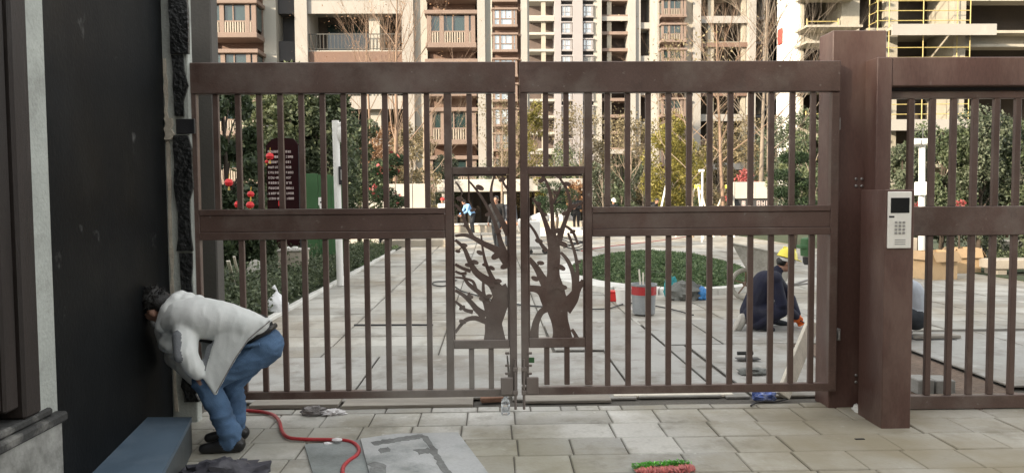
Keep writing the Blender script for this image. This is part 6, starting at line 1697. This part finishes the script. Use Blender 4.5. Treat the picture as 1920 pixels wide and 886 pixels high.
# mid-distance shrubs
for i, (u, Y, vt, rx, leaf, lab) in enumerate([
    (662, 29, 300, .9, 'leaf_mid', 'green shrub behind the left end of the white garden wall'), (715, 30, 290, .9, 'leaf_dark', 'dark shrub above the white garden wall, behind the blossoming pine'),
    (772, 31, 262, .9, 'hazel', 'brown dry shrub above the right end of the white garden wall'), (690, 31, 262, .8, 'leaf_rust', 'rust-coloured shrub above the white garden wall'),
    (815, 36, 300, .8, 'hazel', 'dry shrub at the left end of the pavilion canopy'), (905, 47, 308, 1.3, 'leaf_mid', 'green shrub rising over the pavilion roof on the left'), (1010, 48, 292, 1.5, 'leaf_mid', 'green shrub rising over the pavilion roof in the middle'),
    (1085, 47, 298, 1.2, 'leaf_pale', 'pale green shrub rising over the pavilion roof on the right'), (1130, 39, 300, .9, 'leaf_grey', 'grey-green shrub behind the first bar of the right leaf'), (1165, 38, 330, .8, 'leaf_mid', 'green shrub behind the worker in the white helmet'),
    (1205, 40, 300, 1.0, 'leaf_grey', 'grey-green shrub left of the large yellow-green tree'), (1285, 39, 318, 1.0, 'leaf_dark', 'dark shrub under the large yellow-green tree'), (1335, 38, 250, 1.1, 'hazel', 'dry brown shrub behind the orange trunk'),
    (1395, 38, 255, 1.2, 'hazel', 'dry brown shrub left of the pale grey trunk'), (1448, 37, 235, 1.1, 'leaf_grey', 'grey-green shrub between the grey trunks and the clipped pine'), (1400, 34, 318, .9, 'leaf_red', 'pink-flowered shrub above the white sign wall'),
    (1484, 26, 222, .8, 'leaf_pale', 'tall pale green shrub behind the clipped pine on the right'), (1522, 25, 205, .8, 'leaf_mid', 'tall green shrub beside the gate post'), (1248, 36, 345, .7, 'leaf_dark', 'low dark shrub behind the leaning white board'),
    (950, 44, 290, .9, 'hazel', 'dry pale shrub behind the meeting stiles'), (1040, 46, 255, 1.2, 'leaf_pale', 'tall pale bush behind the pavilion roof on the right of the gap')]):
    leafy('shrub', lab, X(u, Y), Y, .05, Zz(vt, Y), rx, rx * .9, 1900, leaf, .125, 60 + i, cat='shrub', nclump=20, r0=.04)
for i, (u, Y, vt, rx, leaf, lab) in enumerate([
    (655, 40, 215, 1.2, 'leaf_mid', 'green tree between the white camera pole and the orange-brown tree'), (775, 41, 215, 1.3, 'hazel', 'dry-leaved tree in front of the second bay windows'), (720, 42, 228, 1.2, 'leaf_rust', 'rust-leaved tree above the white garden wall'),
    (838, 44, 285, 1.0, 'leaf_grey', 'grey-green tree at the left end of the pavilion'), (965, 49, 218, 1.4, 'hazel', 'dry-leaved tree behind the gate meeting stiles'), (1065, 49, 262, 1.5, 'leaf_mid', 'green tree above the right tree cut-out'), (1120, 45, 262, 1.3, 'hazel', 'dry-leaved tree right of the tree cut-outs'),
    (1165, 46, 285, 1.2, 'leaf_pale', 'pale tree behind the first bars of the right leaf'), (1205, 46, 262, 1.2, 'hazel', 'dry-leaved tree left of the large yellow-green one'), (1300, 44, 262, 1.4, 'leaf_yellow', 'yellow tree behind the slender staked tree'), (1345, 45, 222, 1.4, 'hazel', 'dry-leaved tree behind the orange trunk'),
    (1400, 45, 212, 1.5, 'hazel', 'dry-leaved tree behind the pale grey trunk'), (1455, 42, 205, 1.2, 'leaf_grey', 'grey-green tree in front of the blank white tower side'), (1500, 40, 190, 1.1, 'leaf_mid', 'green tree left of the gate post')]):
    leafy('garden_tree', lab, X(u, Y), Y, .3, Zz(vt, Y), rx, rx * .9, 6000, leaf, .12, 120 + i, 'bark', cat='tree', nclump=34, r0=.06)
# right: tall clipped evergreens behind the fence
for i, (u, Y, vt, w, leaf, lab) in enumerate([(1692, 17.5, 262, .55, 'leaf_grey', 'tall grey-green hedge tree next to the intercom post'), (1765, 17.2, 232, .75, 'leaf_mid', 'tall green hedge tree behind the second fence bars'),
                                             (1835, 17.0, 205, .78, 'leaf_grey', 'tallest grey-green hedge tree behind the fence'), (1900, 17.3, 225, .75, 'leaf_mid', 'green hedge tree at the right edge behind the fence'), (1985, 17.0, 215, .9, 'leaf_grey', 'hedge tree beyond the last fence bar on the right')]):
    leafy('hedge_tree', lab, X(u, Y), Y, .25, Zz(vt, Y), w, .7, 12000, leaf, .08, 90 + i, 'dark_bark', nclump=34, shape='column', cs=.34)
cl = []
for k in range(70):
    u = rs.uniform(1690, 2080); Y = rs.uniform(15.4, 18.4)
    cl.append(((X(u, Y), Y, .18), (.26, .25, .22)))
P = clump_points(cl, 150, 18, .4); P = P[P[:, 2] > .0]
tag(inst('low_shrubs', leaf_mesh('low_shrubs', P, .06, MT['leaf_mid'], .5, 19), (0, 0, 0)), 'low green shrubs along the foot of the hedge on the right', 'shrubs', kind='stuff')
for i, (u, v) in enumerate(((1723, 385), (1800, 382))):
    c = W(u, v, 15.6)
    P = clump_points([(tuple(c), (.13, .1, .08))], 90, 40 + i, .2); t = thing('flower_pot', ['red flowers in a pot left of the camera pole cabinet', 'red flowers in a pot in front of the tallest hedge tree'][i], 'flowers', (c.x, 15.6, -.014))
    me = leaf_mesh('bloom', P, .055, MT['leaf_red'], .8, 3); me.transform(Matrix.Translation(-wo(t))); inst('bloom', me, wo(t), t)
    obj('pot', MB().lathe([(.12, -.014), (.17, .3), (.18, .31), (.15, .31)], (c.x, 15.6, 0), 14), MT['beige'], t, smooth=40)
    obj('stem', MB().tube([(c.x, 15.6, .3), c], .02, 6), MT['dark_bark'], t)
# a far belt of greenery closes the gaps between the towers at ground level
cl = []
for k in range(110):
    u = rs.uniform(560, 1620); Y = rs.uniform(47.5, 48.8)
    cl.append(((X(u, Y), Y, rs.uniform(.2, 1.8)), (1.0, .5, .9)))
P = clump_points(cl, 90, 28, .4); P = P[P[:, 2] > .0]
tag(inst('far_shrubs', leaf_mesh('far_shrubs', P, .26, MT['leaf_grey'], .5, 29), (0, 0, 0)), 'belt of grey-green shrubs at the foot of the towers', 'shrubs', kind='stuff')
